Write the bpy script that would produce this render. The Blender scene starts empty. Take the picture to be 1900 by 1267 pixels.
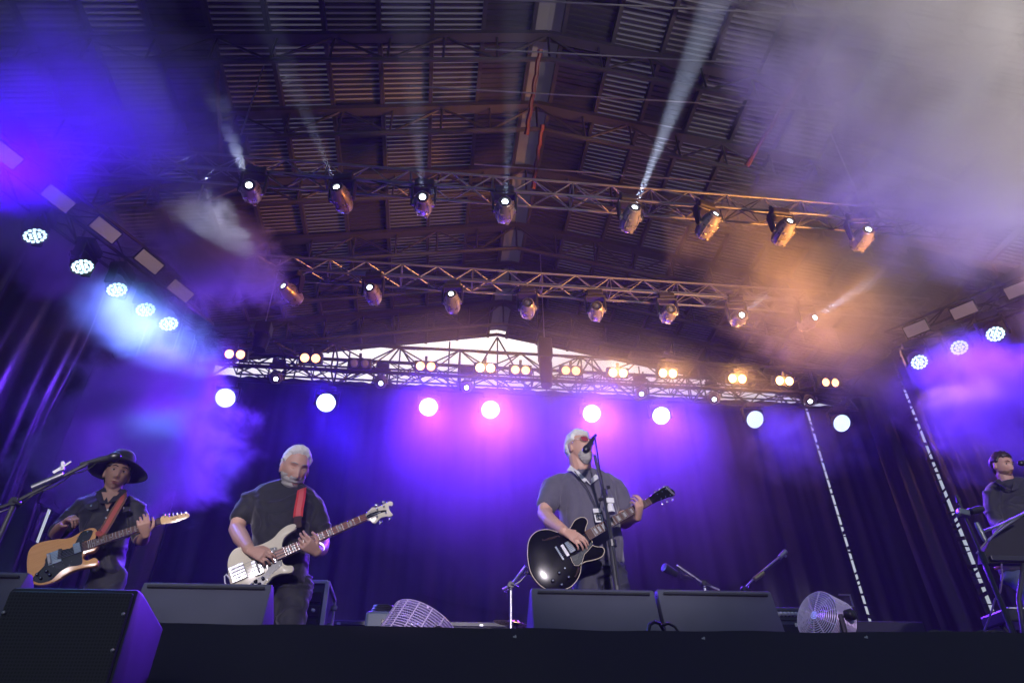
import bpy, bmesh, math, random
from mathutils import Vector, Matrix, noise
random.seed(7)
S = bpy.context.scene
COL = S.collection
PI = math.pi
R = math.radians
# ------------------------------------------------------------------ camera
CZ = 1.23                      # camera height; the stage floor is 0.42 above it
FLOOR = 1.65
F, PIT, YAW, ROL = 1267.0, R(35.1), R(-7.1), R(-0.95)
cam_d = bpy.data.cameras.new('camera'); cam = bpy.data.objects.new('camera', cam_d); COL.objects.link(cam)
cam_d.sensor_width = 36; cam_d.lens = 36 * F / 1900; cam_d.clip_start = .05; cam_d.clip_end = 2000
cam.matrix_world = Matrix.Translation((0, 0, CZ)) @ Matrix.Rotation(YAW, 4, 'Z') @ Matrix.Rotation(PI/2 + PIT, 4, 'X') @ Matrix.Rotation(ROL, 4, 'Z')
S.camera = cam
def ray(x, y):
    u = (x - 950) / F; v = -(y - 633.5) / F
    c, s = math.cos(ROL), math.sin(ROL)
    u, v = u*c - v*s, u*s + v*c
    Y = math.cos(PIT) - v*math.sin(PIT); Z = math.sin(PIT) + v*math.cos(PIT)
    c, s = math.cos(YAW), math.sin(YAW)
    return Vector((u*c - Y*s, u*s + Y*c, Z))
def at(x, y, Y):               # photo pixel at a stage depth -> point
    r = ray(x, y); return r * (Y / r.y) + Vector((0, 0, CZ))
def atz(x, y, Z):              # photo pixel at a height (world z) -> point
    r = ray(x, y); return r * ((Z - CZ) / r.z) + Vector((0, 0, CZ))
# ------------------------------------------------------------------ world, sun, exposure
w = bpy.data.worlds.new('World'); S.world = w; w.use_nodes = True
nt = w.node_tree; bg = nt.nodes['Background']; sky = nt.nodes.new('ShaderNodeTexSky')
sky.sky_type = 'NISHITA'; sky.sun_disc = False; sky.sun_elevation = R(57); sky.sun_rotation = 0
sky.air_density = 1.0; sky.dust_density = 5; sky.ozone_density = 1
nt.links.new(sky.outputs[0], bg.inputs[0]); bg.inputs[1].default_value = 0.10
sl = bpy.data.lights.new('sun', 'SUN'); sl.energy = 0.5; sl.angle = R(15); sl.color = (1, .95, .88)
so = bpy.data.objects.new('sun', sl); COL.objects.link(so)
so.rotation_euler = (R(-33), 0, 0) ; so.location = (0, 30, 30)
S.view_settings.view_transform = 'Standard'; S.view_settings.look = 'None'; S.view_settings.gamma = 1
S.view_settings.exposure = 0.0
S.render.engine = 'CYCLES'
cy = S.cycles
cy.use_denoising = True; cy.denoiser = 'OPENIMAGEDENOISE'
cy.use_adaptive_sampling = True; cy.adaptive_threshold = 0.02; cy.adaptive_min_samples = 48
cy.max_bounces = 6; cy.diffuse_bounces = 2; cy.glossy_bounces = 2; cy.transmission_bounces = 4; cy.volume_bounces = 0; cy.transparent_max_bounces = 12
cy.caustics_reflective = False; cy.caustics_refractive = False; cy.sample_clamp_indirect = 4
cy.volume_max_steps = 128; cy.volume_step_rate = 1.0
cy.time_limit = 840
# ------------------------------------------------------------------ helpers
def ortho(d):
    d = d.normalized(); a = Vector((0, 0, 1)) if abs(d.z) < .9 else Vector((1, 0, 0))
    u = d.cross(a).normalized(); return u, d.cross(u).normalized()
class MB:
    def __init__(s): s.v = []; s.f = []; s.m = []
    def add(s, vs, fs, mi=0):
        b = len(s.v); s.v += [Vector(v) for v in vs]; s.f += [tuple(b+i for i in f) for f in fs]; s.m += [mi]*len(fs); return s
    def quad(s, a, b, c, d, mi=0): return s.add([a, b, c, d], [(0, 1, 2, 3)], mi)
    def box(s, c, sz, M=None, mi=0, bev=0):
        hx, hy, hz = sz[0]/2, sz[1]/2, sz[2]/2
        if bev:
            bm = bmesh.new(); bmesh.ops.create_cube(bm, size=1)
            for v in bm.verts: v.co = Vector((v.co.x*sz[0], v.co.y*sz[1], v.co.z*sz[2]))
            bmesh.ops.bevel(bm, geom=bm.edges[:], offset=bev, segments=2, affect='EDGES', profile=.5)
            bm.verts.index_update(); vs = [v.co.copy() for v in bm.verts]; fs = [[v.index for v in f.verts] for f in bm.faces]; bm.free()
        else:
            vs = [Vector((x, y, z)) for x in (-hx, hx) for y in (-hy, hy) for z in (-hz, hz)]
            fs = [(0,1,3,2), (4,6,7,5), (0,4,5,1), (2,3,7,6), (0,2,6,4), (1,5,7,3)]
        M = M or Matrix.Identity(3); c = Vector(c)
        return s.add([M @ v + c for v in vs], fs, mi)
    def tube(s, path, r, n=8, mi=0, cap=True):
        path = [Vector(p) for p in path]; rs = r if isinstance(r, (list, tuple)) else [r]*len(path)
        b = len(s.v); u = None
        for i, p in enumerate(path):
            d = (path[min(i+1, len(path)-1)] - path[max(i-1, 0)])
            if d.length < 1e-9: d = Vector((0, 0, 1))
            d.normalize()
            if u is None: u, w_ = ortho(d)
            else:
                u = u - d * u.dot(d)
                u = u.normalized() if u.length > 1e-6 else ortho(d)[0]
                w_ = d.cross(u).normalized()
            for k in range(n):
                a = 2*PI*k/n; s.v.append(p + (u*math.cos(a) + w_*math.sin(a))*rs[i])
        for i in range(len(path)-1):
            for k in range(n):
                s.f.append((b+i*n+k, b+i*n+(k+1) % n, b+(i+1)*n+(k+1) % n, b+(i+1)*n+k)); s.m.append(mi)
        if cap:
            s.f.append(tuple(b+k for k in range(n))[::-1]); s.m.append(mi)
            e = b+(len(path)-1)*n; s.f.append(tuple(e+k for k in range(n))); s.m.append(mi)
        return s
    def lathe(s, prof, n=24, M=None, mi=0):            # prof: (radius, z) pairs, axis +z of M (4x4)
        M = M or Matrix.Identity(4); b = len(s.v)
        for r, z in prof:
            for k in range(n):
                a = 2*PI*k/n; s.v.append(M @ Vector((r*math.cos(a), r*math.sin(a), z)))
        for i in range(len(prof)-1):
            for k in range(n):
                s.f.append((b+i*n+k, b+i*n+(k+1) % n, b+(i+1)*n+(k+1) % n, b+(i+1)*n+k)); s.m.append(mi)
        return s
    def prism(s, pts, a, b, M=None, mi=0):             # polygon in xy extruded from z=a to z=b
        M = M or Matrix.Identity(4); n = len(pts)
        vs = [M @ Vector((p[0], p[1], a)) for p in pts] + [M @ Vector((p[0], p[1], b)) for p in pts]
        fs = [tuple(range(n))[::-1], tuple(range(n, 2*n))] + [(i, (i+1) % n, n+(i+1) % n, n+i) for i in range(n)]
        return s.add(vs, fs, mi)
    def build(s, name, mats, parent=None, smooth=False, bevel=0):
        me = bpy.data.meshes.new(name); me.from_pydata([tuple(v) for v in s.v], [], s.f); me.update()
        if not isinstance(mats, (list, tuple)): mats = [mats]
        for m in mats: me.materials.append(m)
        if len(mats) > 1: me.polygons.foreach_set('material_index', s.m)
        bm = bmesh.new(); bm.from_mesh(me); bmesh.ops.recalc_face_normals(bm, faces=bm.faces)
        if bevel:
            bmesh.ops.bevel(bm, geom=[e for e in bm.edges if len(e.link_faces) == 2 and e.calc_face_angle(0) > .5], offset=bevel, segments=2, affect='EDGES', profile=.5, clamp_overlap=True)
        bm.to_mesh(me); bm.free()
        if smooth:
            me.shade_smooth()
            if smooth != 'all': me.set_sharp_from_angle(angle=R(40))
        o = bpy.data.objects.new(name, me); COL.objects.link(o)
        if parent is not None: o.parent = parent
        return o
def tag(o, label=None, cat=None, group=None, kind=None):
    if label: o['label'] = label
    if cat: o['category'] = cat
    if group: o['group'] = group
    if kind: o['kind'] = kind
    return o
def empty(name, loc=(0, 0, 0), M=None):
    o = bpy.data.objects.new(name, None); COL.objects.link(o); o.empty_display_size = .1
    if M is not None: o.matrix_world = M
    else: o.location = loc
    return o
def copy_tree(o, parent=None):
    c = o.copy(); COL.objects.link(c); c.parent = parent
    for ch in list(o.children): copy_tree(ch, c)
    return c
def basis(o, x, y, z):
    M = Matrix((x, y, z)).transposed().to_4x4(); M.translation = o; return M
def aim(o, d, up=(0, 0, 1)):                          # matrix whose +z looks along d
    d = Vector(d).normalized(); up = Vector(up); x = up.cross(d)
    if x.length < 1e-4: x = Vector((1, 0, 0))
    x.normalize(); return basis(Vector(o), x, d.cross(x), d)
# materials
def mat(name, col, rough=.5, metal=0, var=.15, scale=8, bump=0, bscale=60, **kw):
    m = bpy.data.materials.new(name); m.use_nodes = True; nt = m.node_tree; b = nt.nodes['Principled BSDF']
    tc = nt.nodes.new('ShaderNodeTexCoord'); n = nt.nodes.new('ShaderNodeTexNoise'); n.inputs['Scale'].default_value = scale; n.inputs['Detail'].default_value = 5
    nt.links.new(tc.outputs['Object'], n.inputs['Vector'])
    r = nt.nodes.new('ShaderNodeMix'); r.data_type = 'RGBA'
    r.inputs[6].default_value = (*[c*(1-var) for c in col], 1); r.inputs[7].default_value = (*[min(1, c*(1+var)) for c in col], 1)
    nt.links.new(n.outputs['Fac'], r.inputs[0]); nt.links.new(r.outputs[2], b.inputs['Base Color'])
    mr = nt.nodes.new('ShaderNodeMapRange'); mr.inputs['To Min'].default_value = max(0, rough-.12); mr.inputs['To Max'].default_value = min(1, rough+.12)
    nt.links.new(n.outputs['Fac'], mr.inputs['Value']); nt.links.new(mr.outputs[0], b.inputs['Roughness'])
    b.inputs['Metallic'].default_value = metal
    if bump:
        n2 = nt.nodes.new('ShaderNodeTexNoise'); n2.inputs['Scale'].default_value = bscale; n2.inputs['Detail'].default_value = 4
        nt.links.new(tc.outputs['Object'], n2.inputs['Vector'])
        bp = nt.nodes.new('ShaderNodeBump'); bp.inputs['Strength'].default_value = min(1, bump*50); bp.inputs['Distance'].default_value = bump
        nt.links.new(n2.outputs['Fac'], bp.inputs['Height']); nt.links.new(bp.outputs[0], b.inputs['Normal'])
    for k, v in kw.items(): b.inputs[k.replace('_', ' ')].default_value = v
    return m
def emis(name, col, st):
    m = bpy.data.materials.new(name); m.use_nodes = True; nt = m.node_tree; nt.nodes.clear()
    o = nt.nodes.new('ShaderNodeOutputMaterial'); e = nt.nodes.new('ShaderNodeEmission'); e.inputs[0].default_value = (*col, 1); e.inputs[1].default_value = st
    nt.links.new(e.outputs[0], o.inputs[0]); return m
BLK = mat('black_paint', (.018, .018, .02), .45)
BLKP = mat('black_plastic', (.025, .025, .028), .35)
ALU = mat('aluminium', (.55, .55, .57), .35, .9)
STEEL = mat('steel', (.35, .35, .37), .35, .95)
DSTEEL = mat('dark_steel', (.05, .05, .055), .5, .3)
CHROME = mat('chrome', (.75, .75, .77), .15, 1)
TRUSSM = mat('truss_alu', (.19, .19, .20), .42, .75, scale=20)
TRUSSB = mat('truss_black', (.03, .03, .032), .45, .2, scale=20)
ROOFSTEEL = mat('roof_steel', (.026, .025, .032), .55, .2)
DRAPE = mat('drape_cloth', (.004, .004, .0055), .6, 0, .4, 3, .004, 25)
SHINY = mat('drape_vinyl', (.014, .016, .018), .36, 0, .4, 2, .01, 9)
SKIRT = mat('skirt_cloth', (.009, .008, .022), .6, 0, .3, 3, .003, 40, Sheen_Weight=.2)  # blue of the purple spill light is put into this cloth colour
LG = ['x']
def lamp(kind, loc, d, energy, col, size=30, blend=.5, rad=.1, parent=None, name='beam_light'):
    l = bpy.data.lights.new(name, kind); l.energy = energy; l.color = col; l.shadow_soft_size = rad
    if kind == 'SPOT': l.spot_size = R(size); l.spot_blend = blend
    o = bpy.data.objects.new(name, l); COL.objects.link(o)
    M = aim(loc, -Vector(d)) if d is not None else Matrix.Translation(loc)
    o.matrix_world = M; o['lg'] = LG[0]
    return o
# ================================================================== SETTING
def struct(name, mb, m, **k): return tag(mb.build(name, m, **k), kind='structure')
g = MB(); g.quad((-300, -200, 0), (300, -200, 0), (300, 500, 0), (-300, 500, 0))
struct('ground', g, mat('tarmac', (.06, .06, .06), .85, 0, .3, .6, .01, 30))
EY = 1.97                                                # stage edge
sf = MB(); sf.box((2.5, (EY+14)/2, FLOOR-.09), (24, 14-EY, .18)); struct('stage_floor', sf, mat('stage_deck', (.03, .03, .033), .5, 0, .3, 2, .002, 40))
# black cloth skirt with soft pleats and a lip that sags along the top
def sheet(f, nu, nv):
    mb = MB(); vs = [f(i/nu, j/nv) for j in range(nv+1) for i in range(nu+1)]
    fs = [(j*(nu+1)+i, j*(nu+1)+i+1, (j+1)*(nu+1)+i+1, (j+1)*(nu+1)+i) for j in range(nv) for i in range(nu)]
    return mb.add(vs, fs)
def skf(u, v):
    x = -6 + 16*u; n1 = noise.noise((x*1.3, v*1.2, 0)); n2 = noise.noise((x*.45, v*3, 5))
    z = 0.02 + (FLOOR-.012+.014*noise.noise((x*.9, 2, 0))+.006*noise.noise((x*5, 2, 0)))*(1-v)
    return Vector((x, EY-.03-.035*v+.06*n1*v+.03*n2*v+.012*noise.noise((x*6, v*5, 3))*v, z))
sk = sheet(skf, 360, 30)
top = sheet(lambda u, v: Vector((-6+16*u, EY-.03+.45*v, FLOOR+.004-.012*(1-v)**3+(.014*noise.noise(((-6+16*u)*.9, 2, 0))+.006*noise.noise(((-6+16*u)*5, 2, 0)))*(1-v)+.006*noise.noise(((-6+16*u)*4, v*2, 8))*(v))), 360, 8)
o = sk.build('stage_skirt', SKIRT, smooth='all'); tag(o, 'black cloth skirt hung along the front edge of the stage', 'stage skirt')
t = top.build('cloth_fold', SKIRT, parent=o, smooth='all')
# ---- roof: gable, ridge along Y at X=1.56
RX, RZ, SL, RY0, RY1 = 1.56, 11.62+CZ, .187, 2.4, 16.0
def translucent(name, col, k):
    m = bpy.data.materials.new(name); m.use_nodes = True; nt = m.node_tree; nt.nodes.clear(); N = nt.nodes.new
    o = N('ShaderNodeOutputMaterial'); a = N('ShaderNodeBsdfTranslucent'); b = N('ShaderNodeBsdfPrincipled'); mx = N('ShaderNodeMixShader')
    tc = N('ShaderNodeTexCoord'); n = N('ShaderNodeTexNoise'); n.inputs['Scale'].default_value = .9; n.inputs['Detail'].default_value = 4; cr = N('ShaderNodeMix'); cr.data_type = 'RGBA'
    cr.inputs[6].default_value = (*[c*.55 for c in col], 1); cr.inputs[7].default_value = (*col, 1)
    nt.links.new(tc.outputs['Object'], n.inputs[0]); nt.links.new(n.outputs[0], cr.inputs[0]); nt.links.new(cr.outputs[2], a.inputs[0])
    b.inputs['Base Color'].default_value = (.3, .3, .32, 1); b.inputs['Roughness'].default_value = .5
    mx.inputs[0].default_value = k; nt.links.new(b.outputs[0], mx.inputs[1]); nt.links.new(a.outputs[0], mx.inputs[2]); nt.links.new(mx.outputs[0], o.inputs[0]); return m
T1 = translucent('rooflight_clear', (.11, .105, .14), .8); T2 = translucent('rooflight_dirty', (.055, .05, .068), .6)
SHEET = mat('roof_sheet', (.034, .033, .042), .45, .5, .2, 1.5)
hall = empty('hall_roof', (RX, RY0, RZ)); tag(hall, 'corrugated hall roof with strip rooflights, lattice trusses and a central ridge', 'roof')
def P(x, y, dz=0): return Vector((x-RX, y-RY0, -SL*abs(x-RX)+dz))
CW = .88; NCOL = 12
bays = [2.4, 3.8, 5.15, 6.66, 8.11, 9.68, 11.39, 12.75, 14.3, 16.0]
rnd = random.Random(3)
for side in (-1, 1):
    for c in range(NCOL):
        x0 = RX + side*(.28 + c*CW); x1 = x0 + side*CW*.97
        mb = MB()
        for bi in range(len(bays)-1):
            y0, y1 = bays[bi], bays[bi+1]
            if side < 0: cls = [2, 0, 0, 1, 0, 1, 2, 0, 1, 1, 2, 2][c]
            else: cls = [2, 0, 1, 0, 1, 1, 2, 1, 0, 1, 2, 2][c]
            if rnd.random() < .22: cls = min(2, cls+1)
            if y0 > 12.7: cls = 1 if rnd.random() < .7 else 2
            tm = {0: 1, 1: 2, 2: 0}[cls]
            n = round((y1-y0)/.1); p = (y1-y0)/n
            for k in range(n):
                a = y0 + k*p; b1, b2, b3, b4 = a+p*.42, a+p*.52, a+p*.9, a+p
                A = [(a, 0), (b1, 0), (b2, -.028), (b3, -.028), (b4, 0)]
                for q in range(4):
                    (ya, za), (yb, zb) = A[q], A[q+1]
                    mb.quad(P(x0, ya, za), P(x1, ya, za), P(x1, yb, zb), P(x0, yb, zb), tm if q < 1 else (0 if q < 3 else tm))
        mb.build('roof_sheet', [SHEET, T1, T2], parent=hall)
rc = MB(); 
for s in (-1, 1): rc.quad(P(RX, RY0, .09), P(RX+s*.36, RY0, .10), P(RX+s*.36, RY1, .10), P(RX, RY1, .09))
rc.build('ridge_cap', T2, parent=hall)
eave = NCOL*CW+.28
for side in (-1, 1):
    for c in range(NCOL+1):
        x = RX + side*(.27 + c*CW)
        mb = MB(); a, b = P(x, RY0, -.09), P(x, RY1, -.09)
        mb.box((a+b)/2, (.07, RY1-RY0, .14)); mb.build('purlin', ROOFSTEEL, parent=hall)
for y in bays[1:-1]+[15.9]:
    mb = MB(); wb = MB()
    for side in (-1, 1):
        e = RX+side*eave
        a, b = P(RX, y, -.24), P(e, y, -.24); c, d = P(RX, y, -.95), P(e, y, -.80)
        ang = math.atan2(-SL*side, side) if side > 0 else math.atan2(SL, 1)
        M = Matrix.Rotation(-ang if side > 0 else -ang, 3, 'Y')
        if y < 15.5: mb.box((a+b)/2, ((b-a).length, .17, .10), M)
        else: mb.tube([a+Vector((0, 0, .10)), b+Vector((0, 0, .10))], .05, 6)
        last = y > 15.5
        if last: c, d = P(RX, y, -3.0), P(e, y, -1.6)
        else: mb.tube([c, d], .045, 6)
        k = 8 if last else 12
        for i in range(k):
            p0 = a.lerp(b, i/k); q0 = c.lerp(d, i/k); q1 = c.lerp(d, (i+1)/k); p1 = a.lerp(b, (i+1)/k)
            wb.tube([p0, q0], .022, 5); wb.tube([p1, q0] if i % 2 else [p0, q1], .026, 5)
    o = mb.build('roof_truss', ROOFSTEEL, parent=hall); wb.build('bracing', ROOFSTEEL, parent=o)
# ---- drapes
def drape(name, a, b, z0, z1, mt, label, fold=.09, n=None, seed=0, spread=0):
    a, b = Vector(a), Vector(b); L = (b-a).length; d = (b-a)/L; nn = Vector((-d.y, d.x, 0)); nu = n or int(L*26); nv = 34
    def f(u, v):
        s = L*u
        w1 = noise.noise((s*2.1, v*.5, seed)); w2 = noise.noise((s*5.3, v*1.1, seed+3)); w3 = noise.noise((s*1.1+v*1.4, v*3.2, seed+7))
        off = fold*(.8*math.sin(s*9+2.2*w1) * (.5+.5*v) + 1.1*w2 + spread*w3*1.5)
        z = z1+(z0-z1)*v
        return a + d*s + nn*off*(1 if 0 < u < 1 else .3) + Vector((0, 0, z))
    o = sheet(f, nu, nv).build(name, mt, smooth='all'); tag(o, label, 'drape'); return o
BY = 12.6
zt = 7.66+CZ
drape('back_drape', (-5.0, BY, 0), (.653*BY-.025, BY, 0), FLOOR+.02, zt, DRAPE, 'wide black pleated cloth hanging right across the back of the stage', .05, seed=1)
drape('back_drape', (.653*BY+.025, BY, 0), (9.8, BY, 0), FLOOR+.02, zt-.05, DRAPE, 'narrow black cloth between the two dashed slits of daylight', .05, seed=2)
RD0, RD1 = Vector((9.5, BY+.15, 0)), Vector((12.6, 3.6, 0))
t_ = None
def on_line(p, q, k):     # crossing of X = k*Y with the line pq
    d = q-p; t = (k*p.y - p.x)/(d.x - k*d.y); return p + d*t
G2 = on_line(RD0, RD1, .859); dd = (RD1-RD0).normalized()
drape('side_drape', RD0, G2-dd*.026, FLOOR+.02, 9.6, SHINY, 'short shiny black drape in the back corner beside the slit', .08, seed=4, spread=.4)
drape('side_drape', G2+dd*.026, RD1, FLOOR+.02, 9.8, SHINY, 'long shiny black drape behind the keyboard player', .08, seed=5, spread=.4)
LD0, LD1 = Vector((-4.75, BY+.15, 0)), Vector((-7.2, 3.4, 0))
G3 = on_line(LD0, LD1, -.542); dl = (LD1-LD0).normalized()
drape('side_drape', LD0, G3-dl*.03, FLOOR+.02, 9.3, SHINY, 'shiny creased black drape beside the guitarist in the hat, towards the back', .09, seed=8, spread=1.0)
drape('side_drape', G3+dl*.03, LD1, FLOOR+.02, 9.6, SHINY, 'shiny creased black drape below the slanting row of five lamps, towards the audience', .09, seed=9, spread=1.0)
# lacing across the slits: dark ties and flaps left between patches of daylight
def lacing(p, d, z0, z1, label, seed, wd=.16):
    r = random.Random(seed); mb = MB(); z = z0; n = Vector((d.y, -d.x, 0))
    if n.y > 0: n = -n
    while z < z1:
        h = r.choice([.02, .03, .04, .07]); sk_ = r.uniform(-.04, .04)
        a = p - d*wd/2 + n*.09; b = p + d*wd/2 + n*.09
        mb.add([a+Vector((0, 0, z-sk_)), b+Vector((0, 0, z+sk_)), b+Vector((0, 0, z+sk_+h)), a+Vector((0, 0, z-sk_+h)),
                a+n*.012+Vector((0, 0, z-sk_)), b+n*.012+Vector((0, 0, z+sk_)), b+n*.012+Vector((0, 0, z+sk_+h)), a+n*.012+Vector((0, 0, z-sk_+h))],
               [(0,1,2,3), (4,7,6,5), (0,4,5,1), (1,5,6,2), (2,6,7,3), (3,7,4,0)])
        z += h + r.choice([.06, .09, .12, .16, .22])
    tag(mb.build('drape_lacing', DRAPE), label, 'lacing')
XD = Vector((1, 0, 0))
lacing(Vector((.653*BY, BY, 0)), XD, FLOOR, zt, 'row of dark ties lacing the slit in the back cloth', 3)
lacing(G2, dd, FLOOR, 9.5, 'row of dark ties lacing the slit nearest the keyboard player', 5)
lacing(G3, dl, FLOOR, 9.2, 'row of dark ties lacing the slit beside the guitarist in the hat', 6, .12)
# cover strips added to block daylight above and below a short open slit

for z0_, z1_, nm in ((3.72+CZ, 9.5, 'upper dark strip closing the seam beside the guitarist in the hat'), (FLOOR, 3.24+CZ, 'lower dark strip closing the seam beside the guitarist in the hat')):
    q = dl*.12; n_ = Vector((1, -.26, 0)).normalized()*.06
    tag(MB().box(G3+n_+Vector((0, 0, (z0_+z1_)/2)), (.03, .60, z1_-z0_), Matrix.Rotation(math.atan2(-dl.x, dl.y)+PI, 3, 'Z'), bev=.008).build('drape_strip', SHINY), nm, 'drape')
# ================================================================== RIG
def truss(a, b, wd, ht, m, label, step=.5, cr=.025, br=.012, updir=Vector((0, 0, 1)), mid=False):
    a, b = Vector(a), Vector(b); L = (b-a).length; d = (b-a)/L; s = d.cross(updir).normalized(); up = s.cross(d).normalized()
    root = empty('lighting_truss', a); tag(root, label, 'truss')
    cs = [(sx*wd/2, sz*ht/2) for sx in (-1, 1) for sz in (-1, 1)]
    pt = lambda t, c: d*t + s*c[0] + up*c[1]
    for c in cs: MB().tube([pt(0, c), pt(L, c)], cr, 8).build('chord', m, parent=root, smooth=True)
    w = MB(); n = max(1, round(L/step)); st = L/n
    faces = [(cs[0], cs[1]), (cs[2], cs[3]), (cs[0], cs[2]), (cs[1], cs[3])]
    for k in range(n):
        for fi, (p, q) in enumerate(faces):
            if (k+fi) % 2: p, q = q, p
            w.tube([pt(k*st, p), pt((k+1)*st, q)], br, 5)
            if k % 4 == 0: w.tube([pt(k*st, p), pt(k*st, q)], br*1.2, 5)
    w.build('bracing', m, parent=root)
    return root
BTZ = CZ+7.68
truss((-4.7, 12, BTZ), (9.25, 12, BTZ), .6, .62, TRUSSB, 'long black box truss across the back, carrying the blinders', .62, .03, .016)
truss((-4.2, 12.35, BTZ+.12), (8.9, 12.35, BTZ+.12), .3, .3, TRUSSB, 'thin black truss close behind the long back truss', .38, .022, .011)
truss((-5.4, 8.75, CZ+7.40), (8.6, 8.75, CZ+7.40), .27, .27, TRUSSM, 'bare metal truss carrying the lower row of moving lights', .29, .018, .009)
truss((-5.2, 6.75, CZ+7.42), (8.4, 6.75, CZ+7.42), .27, .27, TRUSSM, 'bare metal truss carrying the upper row of moving lights', .29, .018, .009)
LT0, LT1 = atz(-60, 255, CZ+6.3), atz(385, 590, CZ+6.3)
RT0, RT1 = atz(1960, 520, CZ+6.3), atz(1655, 640, CZ+6.3)
truss(LT0, LT1, .35, .35, TRUSSB, 'black truss slanting down beside the creased drape with five lamps', .42, .022, .011)
truss(RT0, RT1, .35, .35, TRUSSB, 'black truss beside the drape above the keyboard player', .42, .022, .011)
# ------------------------------------------------------------------ fixtures
def obj_from(mesh, name, parent, M=None):
    o = bpy.data.objects.new(name, mesh); COL.objects.link(o); o.parent = parent
    if M is not None: o.matrix_local = M
    return o
def mesh_of(mb, m, **k):
    o = mb.build('tmp', m, **k); me = o.data; bpy.data.objects.remove(o); return me
LEDW = emis('led_white_blue', (.62, .90, 1), 9); LEDD = emis('led_dim_blue', (.55, .75, 1), 4.5); LEDC = emis('led_cyan', (.62, .90, 1), 2.6)
AMB = {0: emis('blinder_hot', (1, .50, .16), 24), 1: emis('blinder_warm', (1, .42, .16), 5), 2: mat('blinder_glass', (.25, .25, .3), .2)}
LENS = emis('spot_lens', (.8, .92, 1), 14); PANEL = emis('panel_face', (.72, .46, .54), .24)
HEADM = mat('head_shell', (.30, .28, .26), .30, .5, .2, 10)
ROOT3 = math.sqrt(3)
def hexpts(rad, pitch):
    out = [(0, 0)]; k = 1
    while k*pitch <= rad:
        n = max(6, round(2*PI*k*1.0)); out += [(k*pitch*math.cos(2*PI*i/n+k), k*pitch*math.sin(2*PI*i/n+k)) for i in range(n)]; k += 1
    return out
def wash_parts(r, pitch, cr):
    base = MB().box((0, 0, -.06), (.30, .22, .11), bev=.02).box((0, 0, .02), (.08, .05, .10), bev=.01)
    yoke = MB()
    for s in (-1, 1): yoke.box((s*(r+.045), 0, -.24), (.035, .11, .30), bev=.012)
    yoke.box((0, 0, -.125), (2*r+.12, .13, .04), bev=.012)
    head = MB().lathe([(0, -.20), (r*.55, -.20), (r*.8, -.15), (r*.93, -.05), (r*1.02, .02), (r*1.05, .05), (r*1.02, .06), (r*.98, .045), (0, .045)], 28)
    for k in range(10):
        a = 2*PI*k/10; head.box((r*.72*math.cos(a), r*.72*math.sin(a), -.15), (.03, .03, .05))
    cells = MB()
    for x, y in hexpts(r*.93, pitch): cells.lathe([(cr, .046), (cr*.95, .054), (cr*.5, .059), (.001, .060)], 10, Matrix.Translation((x, y, 0)))
    return (mesh_of(base, BLK), mesh_of(yoke, BLK), mesh_of(head, BLK, smooth=True), cells)
WB = wash_parts(.175, .040, .0135); WS = wash_parts(.13, .050, .021)
cell_mesh = {}
def wash(px, py, Y, label, group, kind, led, target, hang, lampE, col, size=70, blend=.8, halo=0, hcol=(.3, .1, 1), P=None):
    lens = P if P is not None else at(px, py, Y)
    d = (Vector(target)-lens).normalized(); c = lens - d*.05       # head centre
    root = empty('wash_light', c + Vector((0, 0, .33))); tag(root, label, 'stage light', group)
    b, y, h, cells = kind
    yaw = Matrix.Rotation(math.atan2(d.x, -d.y), 4, 'Z')
    obj_from(b, 'base', root, yaw); obj_from(y, 'yoke', root, yaw)
    Mh = aim((0, 0, 0), d); Mh.translation = (0, 0, -.33)
    ho = obj_from(h, 'head', root, Mh)
    key = (id(cells), led.name)
    if key not in cell_mesh: cell_mesh[key] = mesh_of(cells, led, smooth='all')
    obj_from(cell_mesh[key], 'led_lens', ho)
    if lampE:
        LG[0] = ('spotC' if P is None else 'spotS'); lamp('SPOT', lens + d*.09, d, lampE*1.6, col, size, blend, .30)
    LG[0] = 'haloC' if P is None else 'haloS'
    if halo: lamp('SPOT', lens + d*.07, d, halo*52, hcol, 96, 1, .32); LG[0] = 'spill'; lamp('SPOT', lens + d*.07, d, halo*5, hcol, 174, .5, .2)
    return root
PU = (.045, .008, 1.0); VI = (.11, .015, 1.0); MG = (.145, .025, 1.0); BL = (.06, .0, 1.0); CYN = (.12, .5, 1.0)
ordn = ['first', 'second', 'third', 'fourth', 'fifth', 'sixth', 'seventh', 'eighth']
G1 = 'round wash lights hanging under the back truss'
bw = [(418, 738, LEDW, 1100, MG, 24), (605, 747, LEDW, 900, PU, 26), (795, 755, LEDW, 1500, VI, 34), (910, 760, LEDW, 1900, MG, 34),
      (1098, 767, LEDW, 1500, MG, 36), (1227, 771, LEDW, 1100, MG, 20), (1401, 778, LEDD, 260, PU, 3), (1562, 785, LEDD, 260, PU, 3)]
for i, (x, y, led, E, c, ha) in enumerate(bw):
    p = at(x, y, 11.75)
    wash(x, y, 11.75, f'{ordn[i]} round glowing wash light from the left under the back truss', G1, WB, led, (p.x*.75+.3+(1.2 if i > 5 else 0), 4.2, 1.6), 0, E, c, 56, .6, ha, c)
G2_ = 'small round lamps under the slanting truss on the hat wearer\'s side'
for i, (x, y) in enumerate([(65, 438), (153, 495), (217, 538), (270, 575), (313, 601)]):
    t = (i+.9)/5.2; base = LT0.lerp(LT1, t); P_ = atz(x, y, base.z-.62)
    wash(x, y, 0, f'{ordn[i]} small round lamp down the truss above the guitarist in the hat', G2_, WS, LEDC, (-1.6+i*.2, 7.0, 1.0), 0, 260, MG, 80, .9, [2, 4.5, 5, 5, 4][i], CYN if i else MG, P=P_)
G3_ = 'small round lamps under the truss above the keyboard player'
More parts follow.
